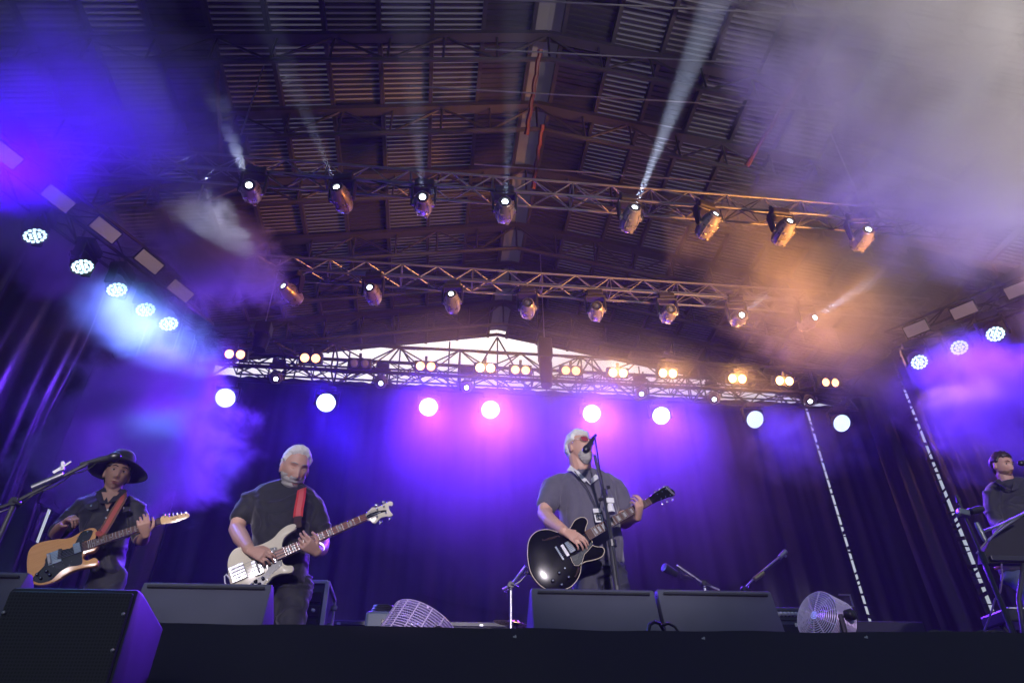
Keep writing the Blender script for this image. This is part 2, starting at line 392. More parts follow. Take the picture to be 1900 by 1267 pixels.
for i, (x, y) in enumerate([(1706, 672), (1780, 645), (1847, 620)]):
    t = [.86, .52, .22][i]; base = RT0.lerp(RT1, t); P_ = atz(x, y, base.z-.55)
    wash(x, y, 0, ['small round lamp at the inner end of the truss above the keyboard player', 'middle small round lamp above the keyboard player', 'small round lamp nearest the picture edge above the keyboard player'][i], G3_, WS, LEDC, (5.6, 4.5, 1.0), 0, 230, VI, 95, .9, 3, PU, P=P_)
P_ = atz(-42, 388, LT0.z-.62)  # lamp added out of frame to light the blue smoke
wash(0, 0, 0, 'small round lamp cut by the picture edge on the drape side', G2_, WS, LEDC, (-2.5, 3.2, 7.5), 0, 1100, BL, 70, .9, 3, PU, P=P_)
# moving heads with a narrow beam
def mh_parts():
    base = MB().box((0, 0, -.07), (.34, .26, .13), bev=.025)
    for s in (-1, 1): base.box((s*.11, 0, .05), (.05, .06, .16), bev=.01)
    yoke = MB()
    for s in (-1, 1):
        yoke.prism([(-.075, 0), (.075, 0), (.055, -.34), (.03, -.39), (-.03, -.39), (-.055, -.34)], s*.20-.02, s*.20+.02, Matrix(((0, 0, 1, 0), (1, 0, 0, 0), (0, 1, 0, -.15), (0, 0, 0, 1))))
    yoke.box((0, 0, -.155), (.44, .17, .05), bev=.015)
    head = MB().lathe([(.001, -.265), (.09, -.262), (.135, -.235), (.155, -.18), (.168, -.05), (.165, .05), (.15, .12), (.125, .19), (.118, .24), (.105, .25), (.10, .235), (.04, .232)], 26)
    ribs = MB()
    for s in (-1, 1):
        for k in range(4): ribs.box((s*.05*(k % 2*2-1)*1.0, s*.15, -.2+.09*k), (.06, .035, .035), bev=.008)
        ribs.box((s*.168, 0, 0), (.07, .09, .09), bev=.02)
        ribs.tube([(s*.09, .12, -.22), (s*.11, .135, -.02), (s*.09, .115, .16)], .011, 6); ribs.tube([(s*.09, -.12, -.22), (s*.11, -.135, -.02), (s*.09, -.115, .16)], .011, 6)
    lens = MB().lathe([(.052, .236), (.045, .246), (.02, .252), (.001, .253)], 18); ring = MB().lathe([(.06, .233), (.06, .262), (.098, .262), (.102, .233)], 22)
    return mesh_of(base, BLK), mesh_of(yoke, BLK, bevel=.006), mesh_of(head, HEADM, smooth=True), mesh_of(ribs, HEADM), mesh_of(lens, LENS), mesh_of(ring, BLKP, smooth=True), mesh_of(lens, mat('lens_glass', (.08, .1, .14), .1), smooth=True)
MH = mh_parts()
def moving_head(p, d, label, group, lit=1, beam=0, size=7, bcol=(.62, .72, 1)):
    d = Vector(d).normalized(); c = Vector(p)
    root = empty('moving_light', c + Vector((0, 0, .39))); root.scale = (.78,)*3; tag(root, label, 'moving light', group)
    yaw = Matrix.Rotation(math.atan2(d.x, -d.y)*.9, 4, 'Z')
    obj_from(MH[0], 'base', root, yaw); obj_from(MH[1], 'yoke', root, yaw)
    Mh = aim((0, 0, 0), d); Mh.translation = (0, 0, -.5)
    h = obj_from(MH[2], 'head', root, Mh); obj_from(MH[3], 'cooling_ribs', h); obj_from(MH[4] if lit else MH[6], 'lens', h); obj_from(MH[5], 'lens_ring', h)
    LG[0] = 'beam'
    if beam: lamp('SPOT', c + d*.26, d, beam, bcol, size, .25, .03)
    return root
up = [(466, 355, 380, 120, 800), (633, 368, 480, 0, 10000), (785, 378, 765, 130, 8000), (936, 390, 955, 100, 12000), (1170, 405, 1345, -40, 130000), (1314, 418, 1560, 60, 2500), (1454, 430, 1650, 100, 1200), (1600, 442, 1800, 160, 1500)]
for i, (x, y, tx, ty, bE) in enumerate(up):
    p = atz(x, y, CZ+6.82); q = at(tx, ty, p.y-2.6 if i != 4 else p.y-3.2)
    moving_head(p, q-p, f'{ordn[i]} moving light from the left in the upper row, lens tipped up', 'moving lights on the upper truss', 1, bE, [7, 9, 7, 7, 8, 8, 10, 12][i])
lo = [(540, 545, 385, 390, 400, 1), (691, 545, 640, 430, 300, 1), (839, 560, 820, 420, 500, 1), (979, 572, 985, 470, 0, 0), (1106, 577, 1120, 480, 0, 0), (1240, 582, 1290, 500, 0, 0), (1370, 590, 1440, 530, 150, 1), (1500, 597, 1620, 520, 500, 1)]
for i, (x, y, tx, ty, bE, lit) in enumerate(lo):
    p = atz(x, y, CZ+6.85); q = at(tx, ty, p.y-1.6)
    moving_head(p, q-p, f'{ordn[i]} moving light from the left in the lower row', 'moving lights on the lower truss', lit, bE, 9 if i else 28)
for i, (x, y) in enumerate([(512, 700), (707, 708), (866, 716), (1190, 728), (1325, 738), (1503, 742)]):
    p = at(x, y, 11.95); q = at(x-12 if i < 3 else x+10, y+90, 9.0)
    moving_head(p, q-p, f'dark moving light with a small bright lens, {ordn[i]} from the left under the back truss', 'dark moving lights under the back truss', 1, 0)
# two-lamp blinders
BH = mesh_of(MB().box((0, 0, 0), (.46, .14, .22), bev=.02).box((0, .0, .15), (.05, .04, .12)), BLK)
lampm = {k: mesh_of(MB().lathe([(.084, -.072), (.078, -.085), (.04, -.093), (.001, -.095)], 20, Matrix.Rotation(PI/2, 4, 'X') @ Matrix.Translation((0, 0, 0)) @ Matrix.Scale(-1, 4, (0, 0, 1))), AMB[k], smooth='all') for k in AMB}
ringm = mesh_of(MB().lathe([(.088, -.07), (.088, -.10), (.100, -.10), (.104, -.07)], 20, Matrix.Rotation(PI/2, 4, 'X') @ Matrix.Scale(-1, 4, (0, 0, 1))), BLKP, smooth=True)
bl = [(438, 658, 1, 25), (577, 665, 1, 25), (668, 675, 2, 0), (790, 680, 1, 50), (900, 683, 0, 110), (965, 687, 1, 30), (1058, 688, 1, 40), (1145, 692, 0, 140), (1237, 693, 0, 160), (1365, 703, 0, 230), (1452, 707, 0, 260), (1537, 710, 1, 40)]
for i, (x, y, k, E) in enumerate(bl):
    p = at(x, y, 11.58)
    r = empty('blinder', p); r.rotation_euler = (0, 0, math.atan2(p.x, -p.y)*.0); nm = ordn+['ninth', 'tenth', 'eleventh', 'twelfth']
    r.rotation_euler = (R(28), 0, 0)
    tag(r, f'{nm[i]} two-lamp amber blinder from the left on the back truss' if k != 2 else 'unlit two-lamp blinder on the back truss', 'blinder', 'two-lamp blinders along the back truss')
    obj_from(BH, 'housing', r)
    for s in (-1, 1):
        obj_from(lampm[k], 'lamp', r, Matrix.Translation((s*.105, 0, 0))); obj_from(ringm, 'lamp_ring', r, Matrix.Translation((s*.105, 0, 0)))
    LG[0] = 'blind'
    if E: lamp('SPOT', p+Vector((0, -.14, -.05)), (0, -1, -.25), E*.2, (1, .42, .12), 100, .8, .1)
    LG[0] = 'blindP'
    if k == 0: lamp('POINT', p+Vector((0, -.16, -.05)), None, E*.2, (1, .42, .12), rad=.16)
# flat flood panels on the side trusses
FP = mesh_of(MB().box((0, 0, .03), (.40, .23, .05), bev=.01).box((0, 0, .10), (.06, .06, .12)), BLK); FF = mesh_of(MB().box((0, 0, -.005), (.36, .19, .012)), PANEL)
def panel(x, y, a, b, label, group):
    z = a.z-.30; p = atz(x, y, z); d = (b-a).normalized()
    # facing the camera side and down
    f = (Vector((0, 0, CZ))+Vector((0, 1.5, 0))-p).normalized(); xx = (d - f*d.dot(f)).normalized(); zz = -f; yy = zz.cross(xx)
    r = empty('flood_panel', M=basis(p, xx*.86, yy*.86, zz*.86)); tag(r, label, 'flood light', group)
    obj_from(FP, 'housing', r); obj_from(FF, 'panel_face', r)
for i, (x, y) in enumerate([(8, 286), (108, 369), (196, 427), (277, 486), (335, 540)]):
    panel(x, y, LT0, LT1, f'{ordn[i]} pale flat panel light down the slanting truss', 'flat panel lights on the slanting truss')
for i, (x, y) in enumerate([(1700, 610), (1788, 576), (1890, 537)]):
    panel(x, y, RT0, RT1, ['pale flat panel light at the inner end of the short truss', 'pale flat panel light midway along the short truss', 'pale flat panel light cut by the picture edge'][i], 'flat panel lights above the keyboard player')
# added unseen lamps: amber fill for the trusses, key light for performers and fans
LG[0] = 'amber'; fa = Vector((8.4, 4.4, 4.4)); lamp('SPOT', fa, Vector((4.0, 7.7, 8.0))-fa, 13500, (1, .38, .08), 44, 1, .2)
lamp('SPOT', fa, Vector((-2.2, 7.8, 8.0))-fa, 5500, (1, .32, .06), 18, 1, .2)
for tgt, e_, sz in ((at(200, 960, 4.9), 1500, 13), (at(545, 985, 4.4), 2200, 13), (at(1090, 960, 4.4), 3600, 13), (at(1880, 950, 5.0), 2800, 13), (at(800, 1180, 2.9), 60, 34), (at(772, 1150, 2.75), 3000, 3.2), (at(1533, 1150, 2.75), 900, 3)):
    LG[0] = 'key'; fk = Vector((tgt.x*.5-1.0, -8, 4.2)); lamp('SPOT', fk, tgt-fk, e_*1.5, (1, .90, 1) if sz > 5 else (.75, .5, 1), sz, .5, .15)

LG[0] = 'fohw'; fa = Vector((7.5, -3.5, 1.2)); lamp('SPOT', fa, at(1770, 200, 3.8)-fa, 11000, (1, .86, .74), 42, 1, .3)  # added unseen warm white fill that brightens the smoke under the roof

# cables swagged along the trusses
CABM = mat('black_cable', (.012, .012, .013), .5)
def swag(pts, label, sag=.14, off=(0, 0, 0), r=.009):
    q = []; rr = random.Random(len(pts)*7+int(pts[0].y))
    for a, b in zip(pts, pts[1:]):
        sg = sag*rr.uniform(.4, 1.3)
        for k in range(8): t = k/8; q.append(a.lerp(b, t) + Vector(off) + Vector((0, 0, -sg*4*t*(1-t))))
    q.append(pts[-1]+Vector(off)); tag(MB().tube(q, r, 6).build('power_cable', CABM, smooth=True), label, 'cable', 'cables looped along the trusses')
swag([Vector((x, 8.62, CZ+7.28)) for x in (-5, -3.6, -2.2, -.7, .9, 2.4, 4.0, 5.6, 7.2, 8.4)], 'black cable looped along the lower moving light truss', .16)
swag([Vector((x, 6.62, CZ+7.30)) for x in (-5, -4.1, -2.4, -1.2, .3, 1.6, 2.6, 4.1, 5.6, 7.0, 8.2)], 'black cable looped along the upper moving light truss', .15)
swag([Vector((x, 11.68, BTZ-.30)) for x in (-4.5, -3.4, -2.6, -1.1, -.2, 1.0, 1.9, 3.3, 4.2, 5.6, 6.4, 7.7, 9.0)], 'black cable looped below the back truss', .17, r=.012)
swag([Vector((x, 11.68, BTZ+.32)) for x in (-4.6, -3.0, -1.6, .2, 2.2, 3.9, 5.0, 7.0, 9.1)], 'black cable looped over the top of the back truss', .13, r=.011)
swag([LT0.lerp(LT1, t)+Vector((0, 0, -.17)) for t in (0, .18, .36, .55, .74, 1)], 'black cable looped under the slanting truss', .12)
# ================================================================== STAGE GEAR
WEDGE = mat('textured_cabinet_paint', (.062, .068, .10), .55, 0, .2, 5, .0012, 260)
GRILLE = mat('speaker_grille', (.012, .012, .013), .5, .3, .3, 4, .003, 160)
EDGE = mat('painted_aluminium', (.62, .62, .66), .4, .25); CASE = mat('case_laminate', (.06, .07, .10), .4); BLUECASE = mat('blue_grey_vinyl', (.10, .13, .19), .5, 0, .2, 8, .001, 200)
WHITEP = mat('white_plastic', (.7, .7, .72), .4); CABLE = mat('cable_rubber', (.02, .02, .022), .4); REDM = mat('red_strap', (.075, .006, .005), .6)
def wedge_mesh(wd=.52, h=.37):
    sec = [(0, 0), (.11, h), (.15, h), (.46, .10), (.46, 0)]      # (depth, height)
    M = Matrix(((0, 0, 1, 0), (1, 0, 0, 0), (0, 1, 0, 0), (0, 0, 0, 1)))
    cab = mesh_of(MB().prism(sec, -wd/2, wd/2, M), WEDGE, bevel=.008, smooth=True)
    n = Vector((0, h-.10, .31)).normalized(); x = Vector((1, 0, 0)); y = n.cross(x)
    gr = mesh_of(MB().box(Vector((0, .305, (h+.10)/2))+n*.006, (wd-.04, .36, .012), Matrix((x, y, n)).transposed()), GRILLE)
    groove = MB().box((0, .098, h-.022), (wd-.05, .016, .008), Matrix.Rotation(-.29, 3, 'X'))
    han = mesh_of(groove, BLKP)
    ft = MB()
    for a in (-1, 1):
        for b in (.04, .42): ft.lathe([(.015, 0), (.018, -.008), (.001, -.008)], 10, Matrix.Translation((a*(wd/2-.05), b, 0)))
    sp = MB()
    for s in (-1, 1): sp.box((s*(wd/2+.001), .22, .10), (.006, .14, .07), bev=.002)
    return cab, gr, han, mesh_of(ft, BLKP), mesh_of(sp, BLKP)
WM = wedge_mesh()
def wedge(xa, ya, xb, yb, Y, label):
    a, b = at(xa, ya, Y+.11), at(xb, yb, Y+.11); c = (a+b)/2
    r = empty('floor_monitor', (c.x, Y, FLOOR+.010)); tag(r, label, 'monitor speaker', 'floor monitors along the stage edge')
    s = (b-a).length/.52; r.scale = (s, 1, (c.z-FLOOR-.01)/.37)
    for m, n in zip(WM, ('cabinet', 'grille', 'handle_groove', 'rubber_feet', 'side_handles')): obj_from(m, n, r)
wedge(-185, 1052, 52, 1066, 2.75, 'floor monitor cut by the picture edge, behind the dark grille speaker')
wedge(268, 1075, 505, 1087, 2.85, 'floor monitor in front of the bass player')
wedge(985, 1092, 1213, 1092, 2.85, 'floor monitor in front of the singer')
wedge(1218, 1092, 1430, 1096, 2.85, 'floor monitor between the singer and the fan')
# front speaker with grille
a, b = at(22, 1085, 1.5), at(258, 1095, 1.5)
W_ = (b-a).length; zt_ = (a.z+b.z)/2
r = empty('front_speaker', ((a.x+b.x)/2, 1.5, zt_-.62)); tag(r, 'large dark speaker with a perforated grille standing before the stage', 'speaker')
M = Matrix(((0, 0, 1, 0), (1, 0, 0, 0), (0, 1, 0, 0), (0, 0, 0, 1)))
FSP = mat('dark_cabinet_paint', (.014, .014, .017), .45, 0, .2, 6, .0015, 240)
q_ = ray(305, 1165); yb_ = b.x*q_.y/q_.x; zb_ = CZ + q_.z*yb_/q_.y - (zt_-.62)
MB().prism([(0, 0), (0, .62), (.03, .62), (yb_-1.5, zb_), ((yb_-1.5)*.7, 0)], -W_/2, W_/2, M).build('cabinet', FSP, parent=r, bevel=.008, smooth=True)
gm = bpy.data.materials.new('perforated_grille'); gm.use_nodes = True; nt = gm.node_tree; bs = nt.nodes['Principled BSDF']
tc = nt.nodes.new('ShaderNodeTexCoord'); vo = nt.nodes.new('ShaderNodeTexVoronoi'); vo.inputs['Scale'].default_value = 160; vo.inputs['Randomness'].default_value = 0
nt.links.new(tc.outputs['Object'], vo.inputs['Vector']); cr = nt.nodes.new('ShaderNodeValToRGB'); cr.color_ramp.elements[0].position = .38; cr.color_ramp.elements[1].position = .44
cr.color_ramp.elements[0].color = (.002, .002, .002, 1); cr.color_ramp.elements[1].color = (.02, .02, .022, 1); nt.links.new(vo.outputs['Distance'], cr.inputs[0]); nt.links.new(cr.outputs[0], bs.inputs['Base Color'])
bs.inputs['Roughness'].default_value = .45
MB().box((0, -.005, .31), (W_-.012, .012, .60), bev=.004).build('grille', gm, parent=r)
sc_ = MB()
for k in range(9):
    for s in (-1, 1): sc_.lathe([(.004, 0), (.003, .003), (.0001, .0035)], 8, Matrix.Translation((s*(W_/2-.012), -.012, .04+.066*k)) @ Matrix.Rotation(PI/2, 4, 'X'))
sc_.build('screws', STEEL, parent=r)
for dx in (0,):
    pl = empty('speaker_plinth', ((a.x+b.x)/2, 1.70, 0)); tag(pl, 'black subwoofer box under the front speaker', 'subwoofer')
    MB().box((0, .02, (zt_-.62)/2), (.62, .50, zt_-.622), bev=.01).build('cabinet', FSP, parent=pl)
    MB().box((0, -.237, (zt_-.62)/2), (.56, .012, zt_-.70)).build('grille', gm, parent=pl)
# drum fans
def torus_pts(c, r, ax, n=40):
    u, v = ortho(ax); return [c + (u*math.cos(2*PI*k/n)+v*math.sin(2*PI*k/n))*r for k in range(n+1)]
FANW = mat('fan_wire', (.78, .76, .82), .3, .25)
def fan(c, d, rad, label, depth=.10, roll=0):
    Mf = aim(c, d); root = empty('drum_fan', M=Mf); tag(root, label, 'fan', 'steel drum fans on the stage edge')
    Zx = Vector((0, 0, 1))
    for s, nm in ((1, 'front_cage'), (-1, 'rear_cage')):
        m = MB(); nr = 17 if rad > .12 else 12
        for k in range(nr):
            t = (k+1)/nr; rr = rad*t; z = s*(depth/2 + rad*.16*(1-t**2.2))
            m.tube(torus_pts(Vector((0, 0, z)), rr, Zx), .0022, 5, cap=False)
        for k in range(10):
            a = 2*PI*k/10+.1; q = []
            for j in range(9):
                t = .12+.88*j/8; q.append(Vector((math.cos(a)*rad*t, math.sin(a)*rad*t, s*(depth/2+rad*.16*(1-t**2.2)-.002))))
            m.tube(q, .0028, 5)
        m.lathe([(.001, s*(depth/2+rad*.17)), (rad*.16, s*(depth/2+rad*.17)), (rad*.17, s*(depth/2+rad*.13))], 20)
        m.build(nm, FANW, parent=root)
    m = MB()
    for k in range(15): m.tube(torus_pts(Vector((0, 0, -depth/2+depth*k/14)), rad*1.01, Zx), .0022, 5, cap=False)
    for k in range(16):
        a = 2*PI*k/16; m.tube([(math.cos(a)*rad, math.sin(a)*rad, -depth/2), (math.cos(a)*rad, math.sin(a)*rad, depth/2)], .0028, 5)
    m.build('side_cage', FANW, parent=root)
    for k in range(3):
        m = MB(); a0 = 2*PI*k/3
        vs = []
        for j in range(7):
            for i in range(5):
                a = a0 + 1.5*(j/6) ; rr = rad*(.2+.68*i/4); vs.append(Vector((math.cos(a)*rr, math.sin(a)*rr, -.03+.06*j/6)))
        m.add(vs, [(j*5+i, j*5+i+1, (j+1)*5+i+1, (j+1)*5+i) for j in range(6) for i in range(4)])
        m.build('blade', ALU, parent=root, smooth='all')
    MB().lathe([(.001, -.075), (.05, -.07), (.055, 0), (.05, .03), (.001, .035)], 18).build('motor', BLKP, parent=root, smooth=True)
    m = MB()
    for s in (-1, 1): m.lathe([(.001, .0), (.022, .0), (.022, .03), (.012, .035), (.001, .035)], 12, Matrix.Rotation(s*PI/2, 4, 'Y') @ Matrix.Translation((0, 0, rad)))
    m.build('pivot_knob', BLKP, parent=root)
    return root, Mf
fc = at(772, 1188, 2.75); f1, M1 = fan(fc, (.45, .25, .85), .138, 'steel drum fan tilted back beside the singer\'s boom stand', .14)
fc2 = at(1533, 1152, 2.75); f2, M2 = fan(fc2, (-.90, -.36, .26), .100, 'steel drum fan standing at the end of the row of monitors', .10)
def ustand(root, Mf, c, rad):
    inv = Mf.inverted(); z = FLOOR+.015
    pts = [c+Vector((0, -rad*1.12, 0)), Vector((c.x, c.y-rad*1.1, z)), Vector((c.x, c.y+rad*1.12, z)), c+Vector((0, rad*1.12, 0))]
    MB().tube([inv @ p for p in pts], .010, 8).build('floor_stand', DSTEEL, parent=root, smooth=True)
    if c.x > 1.2:
        q = at(1556, 1103, c.y); MB().tube([inv @ p for p in (q, q+Vector((.05, 0, .0)), q+Vector((.05, 0, -.045)), q+Vector((.02, 0, -.05)))], .004, 6).build('carry_handle', STEEL, parent=root, smooth=True)
ustand(f1, M1, fc, .14); ustand(f2, M2, fc2, .10)
# ---- stands and microphones
def mic_mesh(L=.17, r=.024):
    body = mesh_of(MB().lathe([(.001, -L*.75), (.010, -L*.75), (.011, -L*.6), (.018, 0), (.020, .012), (.001, .012)], 16), BLKP, smooth=True)
    head = mesh_of(MB().lathe([(.020, .010), (r, .018), (r*1.04, .028), (r, .042), (r*.72, .058), (r*.3, .064), (.001, .065)], 18), mat('mic_mesh', (.06, .06, .065), .35, .8, .3, 300), smooth=True)
    return body, head
MICM = mic_mesh()
def microphone(tip, d, label, scale=1, col=None):
    d = Vector(d).normalized(); M = aim(Vector(tip) - d*.05*scale, d)
    r = empty('microphone', M=M); r.scale = (scale,)*3; tag(r, label, 'microphone')
    obj_from(MICM[0], 'handle', r); obj_from(MICM[1], 'mesh_head', r); return r
def boom_stand(foot, top, boom, label, m=DSTEEL, rp=.011, clip=None, legs=True, clutch=True, z0=None, cable=True, basekind='tripod'):
    foot, top = Vector(foot), Vector(top); r = empty('microphone_stand', foot); tag(r, label, 'microphone stand')
    L = lambda p: Vector(p) - foot
    mid = foot.lerp(top, .5)
    MB().tube([L(foot+Vector((0, 0, .03))), L(mid)], rp*1.35, 10).tube([L(mid), L(top)], rp, 10).build('pole', m, parent=r, smooth=True)
    MB().tube([L(mid-Vector((0, 0, .04))), L(mid+Vector((0, 0, .03)))], rp*1.9, 12).build('clutch', BLKP, parent=r, smooth=True)
    if boom:
        MB().tube([L(p) for p in boom], rp*.75, 8).build('boom', m, parent=r, smooth=True)
        MB().tube([L(top-Vector((.0, .02, 0))), L(top+Vector((0, .025, 0)))], .022, 12).tube([L(top+Vector((.0, -.02, 0))), L(top+Vector((.05, -.025, -.02)))], .006, 8).build('boom_clamp', BLKP, parent=r, smooth=True)
        if cable:
            pa = [Vector(p) for p in boom]; q = []
            for i in range(24):
                t = i/23*(len(pa)-1); k = min(int(t), len(pa)-2); p = pa[k].lerp(pa[k+1], t-k)
                q.append(L(p)+Vector((.014*math.sin(i*.9), .012*math.cos(i*.9), -.012-.02*abs(math.sin(i*.4)))))
            MB().tube(q, .0035, 6).build('cable', CABLE, parent=r, smooth=True)
    for k in range(3):
        a = 2*PI*k/3+.4; MB().tube([L(foot+Vector((0, 0, .10))), L(foot+Vector((.26*math.cos(a), .26*math.sin(a), .008)))], .007, 6).build('leg', m, parent=r, smooth=True)
    return r
# boom stand of the guitarist in the hat: pole out of frame to the left
J = at(28, 932, 3.5)
bs1 = boom_stand((at(-95, 1200, 3.5).x, 3.5, FLOOR), J, [at(-60, 962, 3.5), J, at(120, 882, 3.5), at(176, 853, 3.5)], 'black boom stand reaching in from the side to the guitarist in the hat', DSTEEL, .013)
cl = MB(); c0 = at(108, 872, 3.48)
cl.box((0, 0, 0), (.05, .012, .018), Matrix.Rotation(-.7, 3, 'Y'), bev=.003).box((.014, 0, .024), (.016, .012, .05), Matrix.Rotation(-.3, 3, 'Y'), bev=.003).box((.03, 0, .032), (.05, .010, .010), Matrix.Rotation(-.8, 3, 'Y'), bev=.003)
c_ = cl.build('clip_holder', WHITEP, parent=bs1); c_.location = c0-Vector(bs1.location)
MB().tube([at(60, 905, 3.49)-Vector(bs1.location), at(118, 880, 3.49)-Vector(bs1.location)], .017, 12).build('boom_sleeve', STEEL, parent=bs1, smooth=True)
microphone(at(219, 846, 3.5), at(219, 846, 3.5)-at(178, 855, 3.5), 'microphone on the long boom in front of the hat')
# singer: straight stand, telescoping, with a leaning microphone
sy = 3.98
st_top = at(1103, 845, sy)
st_foot = Vector((at(1150, 1090, sy).x, sy, FLOOR))
ss = empty('microphone_stand', st_foot); tag(ss, 'tall straight microphone stand before the singer', 'microphone stand'); L_ = lambda p: Vector(p)-st_foot
k1, k2 = at(1121, 915, sy), at(1131, 985, sy)
MB().tube([L_(st_foot+Vector((0, 0, .02))), L_(at(1135, 1010, sy))], .019, 14).build('lower_tube', DSTEEL, parent=ss, smooth=True)
MB().tube([L_(at(1135, 1000, sy)), L_(k1)], .013, 12).build('upper_tube', DSTEEL, parent=ss, smooth=True)
MB().tube([L_(k1), L_(at(1112, 880, sy)), L_(st_top)], .010, 10).build('neck_tube', DSTEEL, parent=ss, smooth=True)
MB().tube([L_(at(1134.5, 1002, sy)), L_(at(1136.5, 1014, sy))], .026, 14).tube([L_(at(1122, 918, sy)), L_(at(1120, 908, sy))], .018, 12).build('clutch', BLKP, parent=ss, smooth=True)
MB().tube([L_(at(1114, 926, sy)), L_(at(1128, 922, sy))], .007, 8).tube([L_(at(1112, 927, sy)), L_(at(1117, 925, sy))], .012, 8).tube([L_(at(1126, 904, sy)), L_(at(1131, 903, sy))], .012, 8).build('clamp_knob', BLKP, parent=ss, smooth=True)
MB().lathe([(.13, 0), (.13, .02), (.02, .035), (.001, .035)], 30).build('round_base', DSTEEL, parent=ss, smooth=True)
MB().tube([L_(at(*p, sy-.02)) for p in [(1098, 812), (1103, 806), (1107, 830), (1112, 866), (1117, 890), (1124, 930), (1132, 980), (1140, 1040), (1146, 1085)]], .0045, 6).build('cable', CABLE, parent=ss, smooth=True)
# little tower-shaped holder
MB().box((0, 0, 0), (.05, .05, .035), bev=.006).lathe([(.016, 0), (.030, -.075), (.001, -.075)], 12).build('pick_holder', WHITEP, parent=ss).location = L_(at(1131, 930, sy))
microphone(at(1086, 836, sy-.02), at(1086, 836, sy-.02)-at(1102, 812, sy+.02), 'black microphone at the singer\'s mouth', 1.0)
# small stand with a condenser over the cymbal
f_ = Vector((at(946, 1170, 4.7).x, 4.7, FLOOR))
s3 = boom_stand(f_, at(948, 1085, 4.7), [at(933, 1093, 4.7), at(948, 1085, 4.7), at(975, 1050, 4.7)], 'short boom stand beside the singer\'s guitar, over the cymbal', ALU, .010)
MB().tube([at(975, 1050, 4.7)-f_, at(983, 1060, 4.68)-f_, at(965, 1078, 4.7)-f_, at(950, 1087, 4.7)-f_], .005, 6).build('loose_cable', CABLE, parent=s3, smooth=True)
m3 = microphone(at(1010, 1071, 4.7), at(1010, 1071, 4.7)-at(985, 1064, 4.7), 'slim pencil microphone pointing at the singer\'s black guitar', .75)
# cymbal
cs = empty('cymbal_stand', (at(958, 1165, 5.4).x, 5.4, FLOOR)); tag(cs, 'steel stand holding the cymbal beside the floor monitor', 'cymbal stand')
zc = at(957, 1160, 5.4).z-FLOOR
MB().tube([(0, 0, .02), (0, 0, zc+.03)], .011, 10).build('pole', CHROME, parent=cs, smooth=True)
MB().tube([(0, 0, zc), (0, 0, zc+.035)], .02, 10).build('wing_nut', BLKP, parent=cs, smooth=True)
for k in range(3): MB().tube([(0, 0, .3), (.3*math.cos(k*2.1), .3*math.sin(k*2.1), .01)], .008, 6).build('leg', CHROME, parent=cs, smooth=True)
cyb = MB().lathe([(.006, .012), (.02, .02), (.03, .012), (.04, .002), (.10, -.004), (.17, -.014), (.17, -.016), (.10, -.007), (.03, -.002), (.006, .004)], 40, Matrix.Rotation(.16, 4, 'Y') @ Matrix.Rotation(.12, 4, 'X')).build('cymbal', mat('bronze', (.62, .42, .18), .28, .95, .15, 30), smooth=True)
cyb.location = (at(957, 1160, 5.4).x, 5.4, FLOOR+zc+.02); tag(cyb, 'bronze cymbal tilted on its stand beside the floor monitor', 'cymbal')
# two booms behind the monitors
f4 = Vector((at(1318, 1120, 5.6).x, 5.6, FLOOR)); k4 = at(1306, 1082, 5.6)
s4 = boom_stand(f4, k4, [at(1335, 1094, 5.6), k4, at(1256, 1048, 5.6)], 'boom stand carrying the fat microphone behind the monitors', ALU, .010)
MB().tube([at(1258, 1050, 5.6)-f4, at(1264, 1072, 5.58)-f4, at(1284, 1074, 5.6)-f4, at(1298, 1068, 5.6)-f4], .005, 6).build('loose_cable', CABLE, parent=s4, smooth=True)
tm = at(1246, 1060, 5.6); r = empty('microphone', M=aim(tm, at(1235, 1054, 5.55)-at(1256, 1066, 5.6))); tag(r, 'fat black broadcast microphone on a boom behind the monitors', 'microphone')
MB().lathe([(.001, -.05), (.03, -.045), (.034, .0), (.036, .02), (.001, .02)], 18).build('handle', BLKP, parent=r, smooth=True)
MB().lathe([(.036, .02), (.038, .07), (.034, .085), (.001, .088)], 18).build('mesh_head', MICM[1].materials[0], parent=r, smooth=True)
f5 = Vector((at(1376, 1150, 5.6).x, 5.6, FLOOR)); k5 = at(1404, 1068, 5.6)
s5 = boom_stand(f5, at(1380, 1092, 5.6), [at(1378, 1094, 5.6), k5, at(1450, 1030, 5.6)], 'boom stand slanting up with an empty clip behind the monitors', ALU, .011)
cm = MB().tube([at(1446, 1034, 5.6)-f5, at(1458, 1022, 5.6)-f5], .020, 10).tube([at(1450, 1026, 5.6)-f5, at(1459, 1032, 5.6)-f5], .012, 8).build('clip', ALU, parent=s5, smooth=True)
MB().tube([at(1400, 1074, 5.58)-f5, at(1416, 1062, 5.58)-f5], .022, 10).build('counterweight', mat('brass', (.6, .5, .25), .3, .9), parent=s5, smooth=True)
# amplifier with a row of knobs
am = empty('guitar_amplifier', (at(1475, 1150, 4.9).x, 4.9, FLOOR)); tag(am, 'amplifier with a row of white knobs behind the drum fan', 'amplifier')
at_ = at(1475, 1126, 4.9).z-FLOOR; aw = at(1515, 1130, 4.9).x-at(1430, 1130, 4.9).x
MB().box((0, .14, at_/2), (aw, .28, at_), bev=.012).build('cabinet', CASE, parent=am)
MB().box((0, -.006, at_-.058), (aw-.03, .012, .075), bev=.003).build('control_panel', BLKP, parent=am)
kn = MB()
for k in range(11): kn.lathe([(.001, .028), (.011, .028), (.013, 0), (.016, 0)], 12, Matrix.Translation((-aw/2+.035+k*(aw-.07)/10, -.012, at_-.052)) @ Matrix.Rotation(PI/2, 4, 'X'))
kn.build('knobs', WHITEP, parent=am)
MB().box((0, -.006, at_-.30), (aw-.05, .012, .36), bev=.003).build('speaker_cloth', GRILLE, parent=am)
